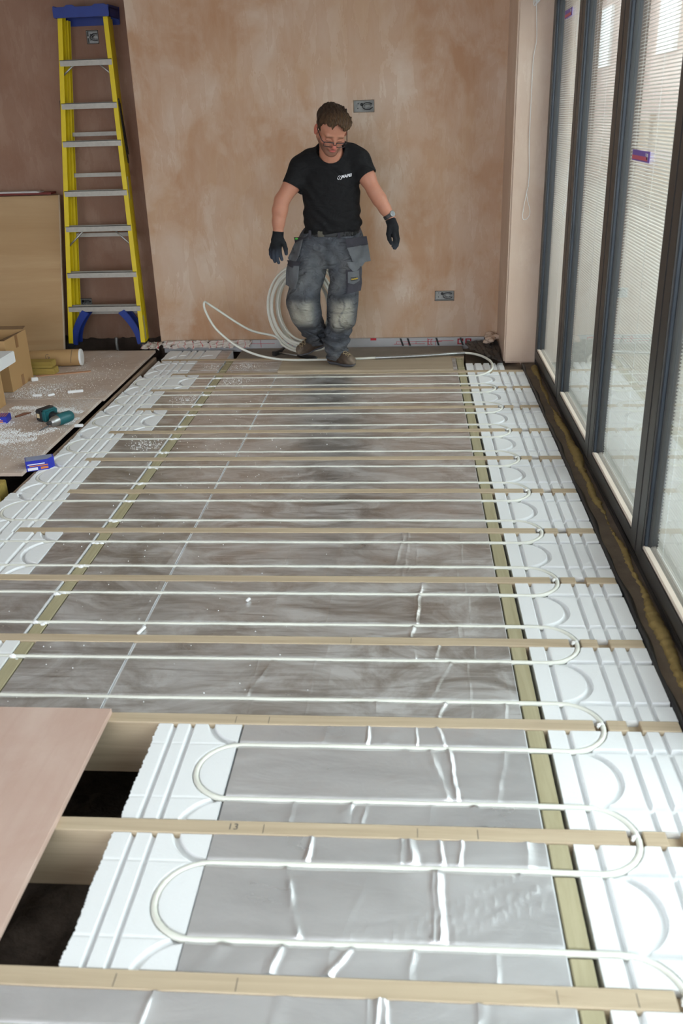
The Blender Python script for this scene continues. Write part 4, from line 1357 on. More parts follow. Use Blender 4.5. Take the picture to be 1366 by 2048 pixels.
# ---- things in the open bays
o = MB().tube(catmull([(-.98, 2.02, -.455), (-.93, 1.98, -.42), (-.87, 1.96, -.40), (-.80, 1.97, -.44), (-.72, 1.93, -.45)], 6), .011, 8).build('black_cable', M['gasket'], smooth=True, loc=(-.85, 1.97, -.46)); tag(o, 'black cable lying on the soil in the second open bay', 'cable')
o = MB().ball((-.90, 2.06, -.44), .035, 1, (1, .7, .6)).build('stone', simple('pale_stone', srgb(110, 92, 76), .9, vary=.3), loc=(-.90, 2.06, -.46)); tag(o, 'pale stone on the soil in the second open bay', 'stone')

# ---- walking board, pipe spring, coil, hammer
o = MB().box(-.925, .305, 6.185, 6.525, .0005, .0185).build('walking_board', wood('worn_board', srgb(168, 150, 128), srgb(196, 180, 158), 'x', .5, .75), loc=(-.3, 6.35, 0), bevel=.002); tag(o, 'worn pale board laid over the joists under the man', 'board')
sp = [( -.245, 6.478, .0295), (-.05, 6.49, .032), (.20, 6.515, .037), (.33, 6.545, .037), (.402, 6.574, .034)]
sp = catmull(sp, 30)
rs_ = [.0125 + (.0012 if k % 2 else 0) for k in range(len(sp))]
o = MB().tube(sp, rs_, 10).build('bending_spring', M['steel'], smooth='auto', loc=(.08, 6.52, .02)); tag(o, 'grey coiled steel bending spring slipped over the white pipe', 'pipe spring')
# coil: rings leaning against the end wall, turned a little towards the doors
CC = Vector((-.765, 6.715, .355))
yaw = R(-30); lean = R(6)
ux = Vector((math.cos(yaw), math.sin(yaw), 0)); un = Vector((math.sin(yaw) * -1, math.cos(yaw), 0)) * 1.0
uz = (Vector((0, 0, 1)) * math.cos(lean) + un * math.sin(lean)).normalized()
un = ux.cross(uz).normalized() * -1
coil_pts = []
turns = 11; N_ = 44
rc = random.Random(4)
offs = [(rc.uniform(.238, .330), rc.uniform(-.10, .10)) for _ in range(turns + 2)]
offs = sorted(offs, key=lambda q: q[1])
for k in range(turns * N_ + 1):
    t_ = k / N_
    i = int(t_); f_ = t_ - i; f_ = f_ * f_ * (3 - 2 * f_)
    rr0 = offs[i][0] * (1 - f_) + offs[i + 1][0] * f_
    ww = offs[i][1] * (1 - f_) + offs[i + 1][1] * f_
    a = 2 * PI * t_ + PI * 1.25
    p = CC + ux * (rr0 * math.cos(a)) + uz * (rr0 * math.sin(a)) + un * ww
    p.z = max(p.z, .0075 + .004 * rc.random())
    coil_pts.append(p)
coil_pts = coil_pts[::-1]
last = coil_pts[-1]
tail = catmull([coil_pts[-3], last, (-1.20, 6.69, .205), (-1.44, 6.62, .39), (-1.485, 6.56, .435), (-1.475, 6.53, .37), (-1.39, 6.50, .235), (-1.20, 6.47, .10), (-.95, 6.45, .035), (-.62, 6.45, .0275), (-.40, 6.462, .0275), (-.245, 6.478, .0295)], 10)
o = MB().tube(coil_pts[:-3] + tail, .0085, 10).build('pipe_coil', M['pipe'], smooth=True, loc=(-.77, 6.8, 0)); tag(o, 'large coil of white pipe leaning on the end wall behind the man', 'pipe coil')
t = thing('hammer', (-.85, 6.62, -.002), 'hammer with black grip lying by the pipe coil', 'hammer')
mb = MB(); Mx = Matrix.Translation((-1.0, 6.73, .016)) @ Matrix.Rotation(R(-28), 4, 'Z')
mb.box(-.016, .016, -.045, .045, -.016, .018, Mx); mb.prism([(.045, -.012), (.045, .016), (.095, .022), (.095, .016)], 'x', -.012, .012, Mx)
mb.build('head', M['dark_steel'], t, bevel=.004)
MB().tube([Mx @ Vector((.0, 0, 0)), Mx @ Vector((.10, 0, -.002)), Mx @ Vector((.2, 0, -.004))], .007, 8).build('shaft', M['steel'], t, smooth=True)
MB().tube([Mx @ Vector((.19, 0, -.003)), Mx @ Vector((.22, 0, -.003)), Mx @ Vector((.34, 0, -.003)), Mx @ Vector((.36, 0, -.003))], [.010, .014, .0145, .010], 10).build('grip', blk, t, smooth=True)

# ---- wire hanging down the pier
t = thing('hanging_wire', (.775, 6.42, 1.0), 'thin white wire with loop hanging down the plaster pier', 'wire')
P_ = catmull([(.775, 6.424, 2.30), (.785, 6.418, 2.15), (.790, 6.42, 2.04), (.776, 6.421, 1.93), (.775, 6.42, 1.70), (.776, 6.42, 1.45), (.786, 6.42, 1.28), (.784, 6.42, 1.19)], 8)
MB().tube(P_, .0022, 6).build('wire_drop', M['cord'], t, smooth=True)
P_ = catmull([(.784, 6.42, 1.19), (.768, 6.418, 1.10), (.756, 6.418, 1.0), (.768, 6.418, .972), (.795, 6.418, .99), (.803, 6.418, 1.03), (.783, 6.419, 1.10), (.776, 6.42, 1.15), (.786, 6.419, 1.19)], 8)
MB().tube(P_, .0020, 6).build('wire_loop', M['cord'], t, smooth=True)
for q in range(5):
    P_ = [(.768 + .006 * q + .012 * math.cos(a), 6.410 - .003 * q, 2.285 + .055 * math.sin(a) + .006 * q) for a in np.linspace(0, 2 * PI, 20)]
    MB().tube(P_, .0022, 6, closed=True).build('wire_bundle', M['cord'], t, smooth=True)
# ================================================================== THE MAN
def surface_nets(F, xs, ys, zs):
    nx, ny, nz = F.shape
    s = F < 0
    c = s[:-1, :-1, :-1].astype(np.int8)
    c = c + s[1:, :-1, :-1] + s[:-1, 1:, :-1] + s[1:, 1:, :-1] + s[:-1, :-1, 1:] + s[1:, :-1, 1:] + s[:-1, 1:, 1:] + s[1:, 1:, 1:]
    act = (c > 0) & (c < 8)
    I, J, K = np.nonzero(act)
    n = len(I)
    ids = np.full(act.shape, -1, np.int32)
    ids[I, J, K] = np.arange(n)
    X = np.stack([xs[I], xs[I + 1]], 1); Y = np.stack([ys[J], ys[J + 1]], 1); Z = np.stack([zs[K], zs[K + 1]], 1)
    acc = np.zeros((n, 3)); cnt = np.zeros(n)
    cor = [(a, b, d) for a in (0, 1) for b in (0, 1) for d in (0, 1)]
    for a in cor:
        for ax in range(3):
            if a[ax] == 1:
                continue
            b = list(a); b[ax] = 1
            fa = F[I + a[0], J + a[1], K + a[2]].astype(np.float64); fb = F[I + b[0], J + b[1], K + b[2]].astype(np.float64)
            m = (fa < 0) != (fb < 0)
            t = np.where(m, fa / np.where(np.abs(fa - fb) < 1e-12, 1, fa - fb), 0)
            pa = np.stack([X[:, a[0]], Y[:, a[1]], Z[:, a[2]]], 1); pb = np.stack([X[:, b[0]], Y[:, b[1]], Z[:, b[2]]], 1)
            p = pa + (pb - pa) * t[:, None]
            acc += np.where(m[:, None], p, 0); cnt += m
    V = acc / cnt[:, None]
    faces = []
    for ax in range(3):
        sl0 = [slice(None)] * 3; sl1 = [slice(None)] * 3
        sl0[ax] = slice(0, -1); sl1[ax] = slice(1, None)
        a = s[tuple(sl0)]; b = s[tuple(sl1)]
        E = np.argwhere(a != b)
        o1, o2 = [(1, 2), (2, 0), (0, 1)][ax]
        ok = (E[:, o1] > 0) & (E[:, o2] > 0) & (E[:, o1] < F.shape[o1] - 1) & (E[:, o2] < F.shape[o2] - 1)
        E = E[ok]
        def cell(d1, d2):
            C = E.copy(); C[:, o1] -= d1; C[:, o2] -= d2
            return ids[C[:, 0], C[:, 1], C[:, 2]]
        q = np.stack([cell(1, 1), cell(0, 1), cell(0, 0), cell(1, 0)], 1)
        inside = a[E[:, 0], E[:, 1], E[:, 2]]
        q[~inside] = q[~inside][:, ::-1]
        faces.append(q)
    return V, np.concatenate(faces)

class Field:
    def __init__(s, lo, hi, res, fine=None):
        """fine: list of (axis, a, b, res) bands with a finer step"""
        ax = []
        for k in range(3):
            cur = [lo[k]]
            while cur[-1] < hi[k]:
                h = res
                for (a_, b0, b1, r_) in (fine or []):
                    if a_ == k and b0 <= cur[-1] <= b1:
                        h = r_
                cur.append(cur[-1] + h)
            ax.append(np.array(cur, dtype=np.float32))
        s.ax = ax
        s.X, s.Y, s.Z = np.meshgrid(*ax, indexing='ij')
    def cone(s, a, b, ra, rb, P=None):
        X, Y, Z = P if P is not None else (s.X, s.Y, s.Z)
        a = np.array(a, np.float32); b = np.array(b, np.float32); d = b - a
        t = ((X - a[0]) * d[0] + (Y - a[1]) * d[1] + (Z - a[2]) * d[2]) / max(1e-9, float(d @ d))
        t = np.clip(t, 0, 1)
        return np.sqrt((X - a[0] - t * d[0]) ** 2 + (Y - a[1] - t * d[1]) ** 2 + (Z - a[2] - t * d[2]) ** 2) - (ra + (rb - ra) * t)
    def chain(s, pts, rs, P=None, k=.02):
        d = None
        for i in range(len(pts) - 1):
            e = s.cone(pts[i], pts[i + 1], rs[i], rs[i + 1], P)
            d = e if d is None else smin(d, e, k)
        return d
    def ell(s, c, r, P=None):
        X, Y, Z = P if P is not None else (s.X, s.Y, s.Z)
        x, y, z = X - c[0], Y - c[1], Z - c[2]
        k0 = np.sqrt((x / r[0]) ** 2 + (y / r[1]) ** 2 + (z / r[2]) ** 2)
        k1 = np.sqrt((x / r[0] ** 2) ** 2 + (y / r[1] ** 2) ** 2 + (z / r[2] ** 2) ** 2)
        return k0 * (k0 - 1) / np.maximum(k1, 1e-6)
    def loft(s, rows, pw=2.3):
        z = [r[0] for r in rows]
        f = [np.interp(s.Z, z, [r[k] for r in rows]).astype(np.float32) for k in range(1, 5)]
        dx = np.abs(s.X - f[0]) / f[2]; dy = np.abs(s.Y - f[1]) / f[3]
        k0 = (dx ** pw + dy ** pw) ** (1 / pw)
        d = (k0 - 1) * np.minimum(f[2], f[3])
        return np.maximum(d, np.maximum(z[0] - s.Z, s.Z - z[-1]))
    def mesh(s, F):
        return surface_nets(F, *[a.astype(np.float64) for a in s.ax])

def smin(a, b, k):
    h = np.clip(.5 + .5 * (b - a) / k, 0, 1)
    return b + (a - b) * h - k * h * (1 - h)
def smax(a, b, k):
    return -smin(-a, -b, k)
def sstep(a, b, x):
    t = np.clip((x - a) / (b - a), 0, 1)
    return t * t * (3 - 2 * t)

def tint_mat(name, rough, sss=0.0, vary=.12, vscale=60, bstr=.1, bscale=160, spec=.4, folds=None):
    m, nt, b = new_mat(name)
    at = nt.nodes.new('ShaderNodeAttribute'); at.attribute_name = 'tint'
    f = noise(nt, mapped(nt, 1.0), vscale, 5, .65)
    nt.links.new(mixc(nt, 1.0, at.outputs['Color'], mixc(nt, f, (1 - vary,) * 3, (1 + vary,) * 3), 'MULTIPLY'), b.inputs['Base Color'])
    b.inputs['Roughness'].default_value = rough
    b.inputs['Specular IOR Level'].default_value = spec
    if sss > 0:
        b.inputs['Subsurface Weight'].default_value = sss
        b.inputs['Subsurface Radius'].default_value = (.012, .005, .003)
        b.inputs['Subsurface Scale'].default_value = .6
    bump(nt, b, noise(nt, mapped(nt, 1.0), bscale, 3), bstr, .003)
    if folds:
        for (sc_, st_, di_, dd_) in folds:
            bump(nt, b, noise(nt, mapped(nt, sc_), 1.0, 2, .45, dd_), st_, di_)
    return m
def emit(name, V, Fc, mat, parent, cols=None):
    mb = MB(); mb.v = [tuple(p) for p in V.tolist()]; mb.f = [tuple(f) for f in Fc.tolist()]
    c4 = None
    if cols is not None:
        c4 = np.concatenate([cols, np.ones((len(cols), 1))], 1)
    return mb.build(name, mat, parent, smooth=True, cols=c4)

man = thing('person', (-.5, 6.32, .0185), 'person in black t-shirt, grey work trousers and black gloves stepping along the board', 'person')

# ---- head frame
HS = 1.17
HZ = 1.05
HC = np.array([-.486, 6.125, 1.573], np.float32)
def head_axes(pitch, yaw, roll):
    ex = np.array([1., 0, 0]); ef = np.array([0, -1., 0]); ez = np.array([0, 0, 1.])
    c, s_ = math.cos(roll), math.sin(roll); ex, ez = ex * c + ez * s_, ez * c - ex * s_
    c, s_ = math.cos(pitch), math.sin(pitch); ef, ez = ef * c - ez * s_, ez * c + ef * s_
    c, s_ = math.cos(yaw), math.sin(yaw)
    Rz = np.array([[c, -s_, 0], [s_, c, 0], [0, 0, 1]])
    return Rz @ ex, Rz @ ef, Rz @ ez
EX, EF, EZ = head_axes(R(35), R(20), R(-5))
def hl(X, Y, Z):
    x, y, z = X - HC[0], Y - HC[1], Z - HC[2]
    return tuple(((x * e[0] + y * e[1] + z * e[2]) / h).astype(np.float32) for e, h in ((EX, HS), (EF, HS), (EZ, HZ)))
def hw(p):
    return Vector(HC.astype(float) + EX * p[0] * HS + EF * p[1] * HS + EZ * p[2] * HZ)

# ---- body: head, neck, chest, arms, hands in one skin
bands = [(2, 1.36, 1.72, .0034), (0, -.63, -.35, .0034), (1, 5.97, 6.22, .0034)]
B = Field((-.99, 5.95, .74), (-.03, 6.44, 1.74), .0075, bands)
P = hl(B.X, B.Y, B.Z)
d = B.ell((0, -.012, .045), (.076, .096, .085), P)
d = smin(d, B.ell((0, .036, -.03), (.060, .058, .086), P), .03)
d = smin(d, B.ell((0, .045, .05), (.064, .044, .052), P), .03)
for sg in (-1, 1):
    d = smin(d, B.cone((sg * .054, .0, -.050), (sg * .016, .068, -.098), .022, .021, P), .025)
    d = smin(d, B.ell((sg * .044, .060, -.030), (.023, .020, .020), P), .018)
d = smin(d, B.ell((0, .080, -.102), (.021, .017, .016), P), .018)
d = smin(d, B.cone((-.040, .083, .017), (.040, .083, .017), .0105, .0105, P), .016)
for sg in (-1, 1):
    d = smax(d, -B.ell((sg * .031, .104, -.003), (.019, .016, .012), P), .010)
    d = smin(d, B.ell((sg * .031, .080, -.005), (.0155, .0125, .0115), P), .004)
    d = smin(d, B.cone((sg * .017, .0885, -.0085), (sg * .043, .083, -.0085), .0035, .003, P), .004)
d = smin(d, B.cone((0, .090, .010), (0, .113, -.036), .0075, .0115, P), .012)
for sg in (-1, 1):
    d = smin(d, B.ell((sg * .0125, .103, -.040), (.0085, .010, .008), P), .007)
d = smin(d, B.ell((0, .088, -.060), (.026, .014, .012), P), .012)
d = smin(d, B.ell((0, .0985, -.0615), (.023, .007, .0050), P), .004)
d = smin(d, B.ell((0, .0970, -.0725), (.020, .0075, .0058), P), .004)
d = smax(d, -B.ell((0, .107, -.0670), (.024, .010, .0018), P), .002)
for sg in (-1, 1):
    e = B.ell((sg * .082, -.006, -.010), (.010, .021, .033), P)
    e = smax(e, -B.ell((sg * .093, -.002, -.008), (.008, .012, .021), P), .006)
    d = smin(d, e, .008)
head = d * HS
nb = hw((0, -.028, -.055))
body = smin(head, B.chain([(-.505, 6.285, 1.355), (-.50, 6.245, 1.42), tuple(nb)], [.085, .071, .066], k=.03), .03)
body = smin(body, B.ell((-.51, 6.285, 1.335), (.175, .085, .075)), .04)
body = smin(body, B.ell((-.512, 6.30, 1.20), (.165, .10, .18)), .05)
aR = [(-.690, 6.285, 1.350), (-.765, 6.24, 1.245), (-.832, 6.20, 1.150), (-.846, 6.190, 1.090), (-.858, 6.182, 1.02), (-.865, 6.18, .945)]
aL = [(-.330, 6.285, 1.378), (-.272, 6.25, 1.275), (-.226, 6.225, 1.190), (-.196, 6.22, 1.145), (-.160, 6.22, 1.085), (-.122, 6.22, 1.02)]
body = smin(body, B.chain(aR, [.066, .055, .0475, .0490, .0400, .0325]), .03)
body = smin(body, B.chain(aL, [.064, .053, .0440, .0455, .0380, .0300]), .03)
handR = [(-.865, 6.18, .95), (-.876, 6.172, .90), (-.884, 6.172, .86)]
handL = [(-.122, 6.22, 1.02), (-.106, 6.212, .975), (-.100, 6.208, .935)]
body = smin(body, B.chain(handR, [.027, .024, .016]), .02)
body = smin(body, B.chain(handL, [.025, .022, .015]), .02)
V, Fc = B.mesh(body)
p = hl(V[:, 0], V[:, 1], V[:, 2])
x, f_, z = p
skin = np.tile(np.array(srgb(188, 130, 106)), (len(V), 1))
hm = (np.abs(x) < .11) & (z > -.14) & (z < .14) & (f_ > -.12) & (f_ < .14)
def blend(mask, col, amt):
    a = np.clip(mask * amt, 0, 1)[:, None]
    skin[:] = skin * (1 - a) + np.array(col) * a
cheek = np.exp(-((np.abs(x) - .045) / .022) ** 2 - ((z + .035) / .022) ** 2) * (f_ > .03) * hm
blend(cheek, srgb(196, 112, 92), .55)
nose = np.exp(-(x / .016) ** 2 - ((z + .034) / .018) ** 2) * (f_ > .095) * hm
blend(nose, srgb(200, 98, 88), .75)
st = sstep(-.022, -.062, z) * sstep(-.135, -.115, z) * sstep(.0, .035, f_) * hm
st = st * (1 - .8 * np.exp(-((np.abs(x) - .034) / .016) ** 2 - ((z + .046) / .014) ** 2))
blend(st, srgb(96, 68, 55), .66)
jawl = sstep(.030, .052, np.abs(x)) * sstep(-.03, -.06, z) * sstep(-.125, -.10, z) * sstep(-.02, .02, f_) * hm
blend(jawl, srgb(84, 60, 48), .45)
lip = (np.exp(-(x / .019) ** 4 - ((z + .067) / .0095) ** 4) * (f_ > .088)) * hm
blend(lip, srgb(192, 92, 88), .9)
ear = sstep(.078, .084, np.abs(x)) * (np.abs(z + .01) < .05) * (np.abs(f_) < .04)
blend(ear, srgb(196, 104, 88), .7)
lid = np.exp(-((np.abs(x) - .031) / .015) ** 4 - ((z + .0105) / .0026) ** 4) * (f_ > .07) * hm
blend(lid, srgb(70, 44, 36), .8)
brow = np.exp(-((np.abs(x) - .031) / .021) ** 4 - ((z - .0185 + .12 * (np.abs(x) - .031)) / .0052) ** 4) * (f_ > .06) * hm
blend(brow, srgb(96, 66, 48), .75)
M['skin'] = tint_mat('skin', .48, .12, vary=.07, vscale=70, bstr=.06)
body_o = emit('body', V, Fc, M['skin'], man, skin)
body_bvh = BVHTree.FromPolygons([tuple(q) for q in V.tolist()], [tuple(q) for q in Fc.tolist()])

# ---- hair
Hh = Field((-.64, 5.96, 1.40), (-.33, 6.36, 1.78), .0034)
P = hl(Hh.X, Hh.Y, Hh.Z)
d = Hh.ell((0, -.013, .045), (.0835, .102, .0895), P)
d = smin(d, Hh.ell((.014, .038, .086), (.068, .058, .042), P), .03)
d = smin(d, Hh.ell((.0, .042, .072), (.078, .058, .052), P), .02)
d = smin(d, Hh.ell((.0, -.005, .078), (.074, .085, .052), P), .03)
d = smin(d, Hh.ell((.050, .040, .083), (.034, .046, .034), P), .02)
x, f_, z = P
zb = -.060 + .050 * sstep(-.045, -.015, f_) - .026 * np.exp(-((f_ - .012) / .010) ** 2) + .085 * sstep(.018, .060, f_) + .016 * sstep(.05, .0, np.abs(x)) * (f_ > .04)
zb = zb + .005 * np.sin(x * 95 + 1) * sstep(.03, .06, f_) - .012 * sstep(.02, .07, x) * sstep(.03, .06, f_) + .004 * np.sin(x * 420 + f_ * 90) + .003 * np.sin(x * 730)
d = smax(d, (zb - z) * .75, .006)
st1 = np.sin((x * 1.0 + .35 * np.sin(f_ * 28 + z * 20) * .05) * 330 + f_ * 60 + 3 * np.sin(z * 40))
st2 = np.sin(x * 520 - f_ * 120 + z * 90 + 2 * np.sin(f_ * 50))
st3 = np.sin(x * 130 + f_ * 95 - z * 60) * np.sin(f_ * 70 + x * 45)
st4 = np.sin(x * 61 - f_ * 33 + 2.0 * np.sin(z * 37 + x * 20))
d = d + (.0016 * st1 + .0014 * st2 + .0022 * st3 + .0032 * st4) * sstep(.0, .08, z + .02)
V, Fc = Hh.mesh(d * HS)
p = hl(V[:, 0], V[:, 1], V[:, 2])
q = .5 + .5 * np.sin(p[0] * 330 + p[1] * 60 + 3 * np.sin(p[2] * 40))
q2 = sstep(-.02, .09, p[1]) * .5
cols = np.array(srgb(50, 36, 27))[None] * (1 - q2[:, None]) + np.array(srgb(98, 72, 48))[None] * q2[:, None]
cols = cols * (.8 + .45 * q[:, None])
fade = sstep(.0, -.05, p[2])[:, None]
cols = cols * (1 - .3 * fade) + np.array(srgb(120, 88, 70))[None] * .3 * fade
M['hair'] = tint_mat('brown_hair', .55, vary=.5, vscale=120, bstr=.5, bscale=260, spec=.25, folds=[((190, 60, 60), .7, .006, .6)])
emit('hair', V, Fc, M['hair'], man, cols)

# ---- glasses
gl_ = bpy.data.objects.new('glasses', None)
fr_ = simple('dark_spectacle_frame', (.022, .016, .020), .3, vary=.1)
mb = MB()
GZ, GY = -.019, .1085
for sg in (-1, 1):
    loop = []
    for a in np.linspace(0, 2 * PI, 29)[:-1]:
        cx_, cz_ = math.cos(a), math.sin(a)
        sx = math.copysign(abs(cx_) ** .45, cx_) * .0265; sz = math.copysign(abs(cz_) ** .45, cz_) * .0145
        loop.append(hw((sg * .033 + sx, GY - .10 * abs(sg * .033 + sx) ** 1.0 * .9 + .004, GZ + sz)))
    mb.tube(loop, .0022, 6, closed=True)
    top = [hw((sg * .033 + t_ * .0265, GY - .09 * abs(sg * .033 + t_ * .0265) + .004, GZ + .0145)) for t_ in (-1, -.5, 0, .5, 1)]
    mb.tube(top, .0032, 6)
    mb.tube([hw((sg * .060, GY - .002, GZ + .011)), hw((sg * .070, .088, GZ + .012)), hw((sg * .078, .04, GZ + .022)), hw((sg * .083, .0, GZ + .034)), hw((sg * .084, -.012, GZ + .026))], .0028, 6)
mb.tube([hw((-.0075, GY + .010, GZ + .007)), hw((0, GY + .018, GZ + .009)), hw((.0075, GY + .010, GZ + .007))], .0021, 6)
g_ = mb.build('glasses', fr_, man, smooth=True)
mb = MB()
for sg in (-1, 1):
    ring = []
    for a in np.linspace(0, 2 * PI, 29)[:-1]:
        cx_, cz_ = math.cos(a), math.sin(a)
        sx = math.copysign(abs(cx_) ** .45, cx_) * .0260; sz = math.copysign(abs(cz_) ** .45, cz_) * .0140
        ring.append(hw((sg * .033 + sx, GY - .09 * abs(sg * .033 + sx) + .004, GZ + sz)))
    mb.add(ring, [tuple(range(28))])
mb.build('lens', M['glass'], g_)
bpy.data.objects.remove(gl_)

# ---- t-shirt
T = Field((-.86, 6.10, .90), (-.19, 6.46, 1.52), .0048)
rows = [(.930, -.512, 6.310, .186, .124), (.962, -.511, 6.306, .194, .131), (1.05, -.513, 6.300, .190, .128), (1.14, -.513, 6.296, .187, .125), (1.24, -.513, 6.292, .190, .124), (1.32, -.512, 6.288, .184, .114), (1.385, -.510, 6.282, .140, .100), (1.455, -.502, 6.265, .088, .086), (1.50, -.50, 6.26, .07, .075)]
d = T.loft(rows, 2.35)
d = smin(d, T.chain([(-.575, 6.283, 1.410), (-.640, 6.285, 1.388), (-.705, 6.28, 1.345)], [.062, .067, .067], k=.03), .05)
d = smin(d, T.chain([(-.440, 6.28, 1.432), (-.380, 6.285, 1.415), (-.325, 6.28, 1.378)], [.060, .066, .066], k=.03), .05)
def sleeve(d, a, b, ra, rb, cutp):
    a = np.array(a); b = np.array(b); n = (b - a) / np.linalg.norm(b - a)
    e = T.cone(a, b + n * .04, ra, rb)
    pl_d = (T.X - cutp[0]) * n[0] + (T.Y - cutp[1]) * n[1] + (T.Z - cutp[2]) * n[2]
    e = smax(e, pl_d, .004)
    inner = np.maximum(T.cone(a + (b - a) * .5, b + n * .08, ra - .016, rb - .0095), -(pl_d + .018))
    d = smin(d, e, .035)
    return smax(d, -inner, .003)
d = sleeve(d, (-.705, 6.28, 1.345), (-.765, 6.235, 1.235), .075, .064, (-.768, 6.232, 1.232))
d = sleeve(d, (-.325, 6.28, 1.378), (-.268, 6.245, 1.285), .073, .060, (-.266, 6.245, 1.287))
# neck opening
neck = smin(T.ell((-.505, 6.20, 1.462), (.088, .105, .072)), T.chain([(-.505, 6.285, 1.36), (-.50, 6.245, 1.43), (-.498, 6.22, 1.54)], [.074, .079, .085], k=.02), .03)
d = smax(d, -neck, .006)
band = np.abs(neck - .008) - .008
d = d - .0018 * sstep(.006, -.004, band) * (T.Z > 1.30)
# folds
X, Y, Z = T.X, T.Y, T.Z
low = sstep(1.20, 1.0, Z)
fold = np.sin((Z + .42 * X) * 88 + 2.2 * np.sin(X * 22)) * low * .0034
fold += np.sin((Z - .75 * X) * 60 + 1.7 * np.sin(X * 15 + 2)) * sstep(1.14, .97, Z) * .0040
fold += np.sin((Z * .8 + 1.1 * (X + .60)) * 75) * np.exp(-((X + .66) / .07) ** 2 - ((Z - 1.20) / .12) ** 2) * .004
fold += np.sin((Z * .8 - 1.1 * (X + .36)) * 75) * np.exp(-((X + .36) / .07) ** 2 - ((Z - 1.24) / .12) ** 2) * .004
fold += np.sin(X * 70 + Z * 25) * np.exp(-((Z - .945) / .03) ** 2) * .0045
d = d + fold
d = smax(d, .936 + .010 * np.sin(X * 14 + 1) - Z, .006)
V, Fc = T.mesh(d)
cols = np.tile(np.array((.0108, .0106, .0115)), (len(V), 1))
M['shirt'] = tint_mat('black_cotton', .82, vary=.25, vscale=90, bstr=.12, bscale=400, spec=.22, folds=[((7, 7, 15), .55, .03, 1.4), ((16, 16, 9), .35, .012, .8)])
shirt = emit('t_shirt', V, Fc, M['shirt'], man, cols)
shirt_bvh = BVHTree.FromPolygons([tuple(q) for q in V.tolist()], [tuple(q) for q in Fc.tolist()])
def drape(mb, bvh, off, name, mat, parent):
    out = []
    for p in mb.v:
        h = bvh.ray_cast(Vector((p[0], 5.9, p[2])), Vector((0, 1, 0)))
        out.append((p[0], (h[0].y - off) if h[0] is not None else p[1], p[2]))
    mb.v = out
    return mb.build(name, mat, parent)
whp = simple('white_logo_print', (.72, .72, .75), .6, vary=.05)
lm = Matrix.Translation((-.404, 6.16, 1.292)) @ Matrix.Rotation(R(8), 4, 'Y').inverted() @ Matrix.Rotation(R(90), 4, 'X')
mb = text_mesh('MAPEI', .024, None, 'logo', lm, None, shear=.25, ext=0, bold=.0009)
# round-cornered triangle emblem made of three bent bars
cen = Vector((-.447, 6.16, 1.283))
for k in range(3):
    a0 = R(90 + 120 * k - 50); a1 = R(90 + 120 * k + 50)
    for r0, r1 in ((.0125, .0092),):
        n_ = 7
        vs = []
        for t_ in np.linspace(a0, a1, n_):
            for rr0 in (r0, r1):
                rr1 = rr0 * (1.0 + .10 * math.cos(3 * (t_ - R(90))))
                vs.append((cen.x + rr1 * math.cos(t_) * 1.15, cen.y, cen.z + rr1 * math.sin(t_)))
        mb.add(vs, [(2 * i, 2 * i + 2, 2 * i + 3, 2 * i + 1) for i in range(n_ - 1)])
mb.add([(cen.x - .005, cen.y, cen.z - .004), (cen.x + .005, cen.y, cen.z - .004), (cen.x, cen.y, cen.z + .005)], [(0, 1, 2)])
drape(mb, shirt_bvh, .0025, 'chest_logo', whp, shirt)['label'] = 'white lettering and emblem on the chest'

# ---- trousers
Q = Field((-.90, 6.06, .03), (-.24, 6.64, .97), .0065)
X, Y, Z = Q.X, Q.Y, Q.Z
pel = Q.loft([(.70, -.545, 6.345, .10, .11), (.78, -.548, 6.345, .200, .135), (.86, -.535, 6.338, .203, .142), (.92, -.518, 6.325, .190, .128), (.955, -.513, 6.318, .183, .120)], 2.4)
legR = Q.chain([(-.640, 6.345, .845), (-.700, 6.295, .665), (-.727, 6.235, .485), (-.712, 6.255, .405), (-.690, 6.36, .310), (-.668, 6.445, .225), (-.662, 6.47, .185)], [.118, .121, .108, .102, .084, .073, .072], k=.03)
legL = Q.chain([(-.425, 6.345, .845), (-.434, 6.31, .665), (-.458, 6.262, .470), (-.466, 6.275, .390), (-.500, 6.33, .260), (-.520, 6.352, .170), (-.519, 6.355, .085)], [.116, .107, .100, .097, .087, .083, .074], k=.03)
d = smin(smin(pel, legR, .05), legL, .05)
crease = smin(legR, legL, .008)
d = np.where(Z < .70, smin(legR, legL, .012), d)
# fabric folds
ft = Q.X * 0
ft = ft + np.sin(Z * 95 + 2.4 * np.sin(X * 24 + 1)) * sstep(.34, .20, Z) * .0055
ft = ft + np.sin((Z + .8 * (Y - 6.3)) * 75 + 30 * X) * sstep(.36, .24, Z) * (X < -.6) * .006
ft = ft + np.sin((Z * .7 + X) * 46 + 1.3 * np.sin(Z * 22)) * np.exp(-((Z - .74) / .12) ** 2) * .0042
ft = ft + np.sin((Z * .5 - X) * 52 + 1.0 * np.sin(Z * 18 + 2)) * np.exp(-((Z - .60) / .10) ** 2) * .0036
ft = ft + np.sin((X + .55) * 60 * np.sign(X + .545) + Z * 55) * np.exp(-((X + .548) / .07) ** 2 - ((Z - .76) / .08) ** 2) * .004
ft = ft + np.sin(X * 48 + Z * 12) * np.exp(-((Z - .31) / .035) ** 2) * .005
d = d + 1.55 * ft
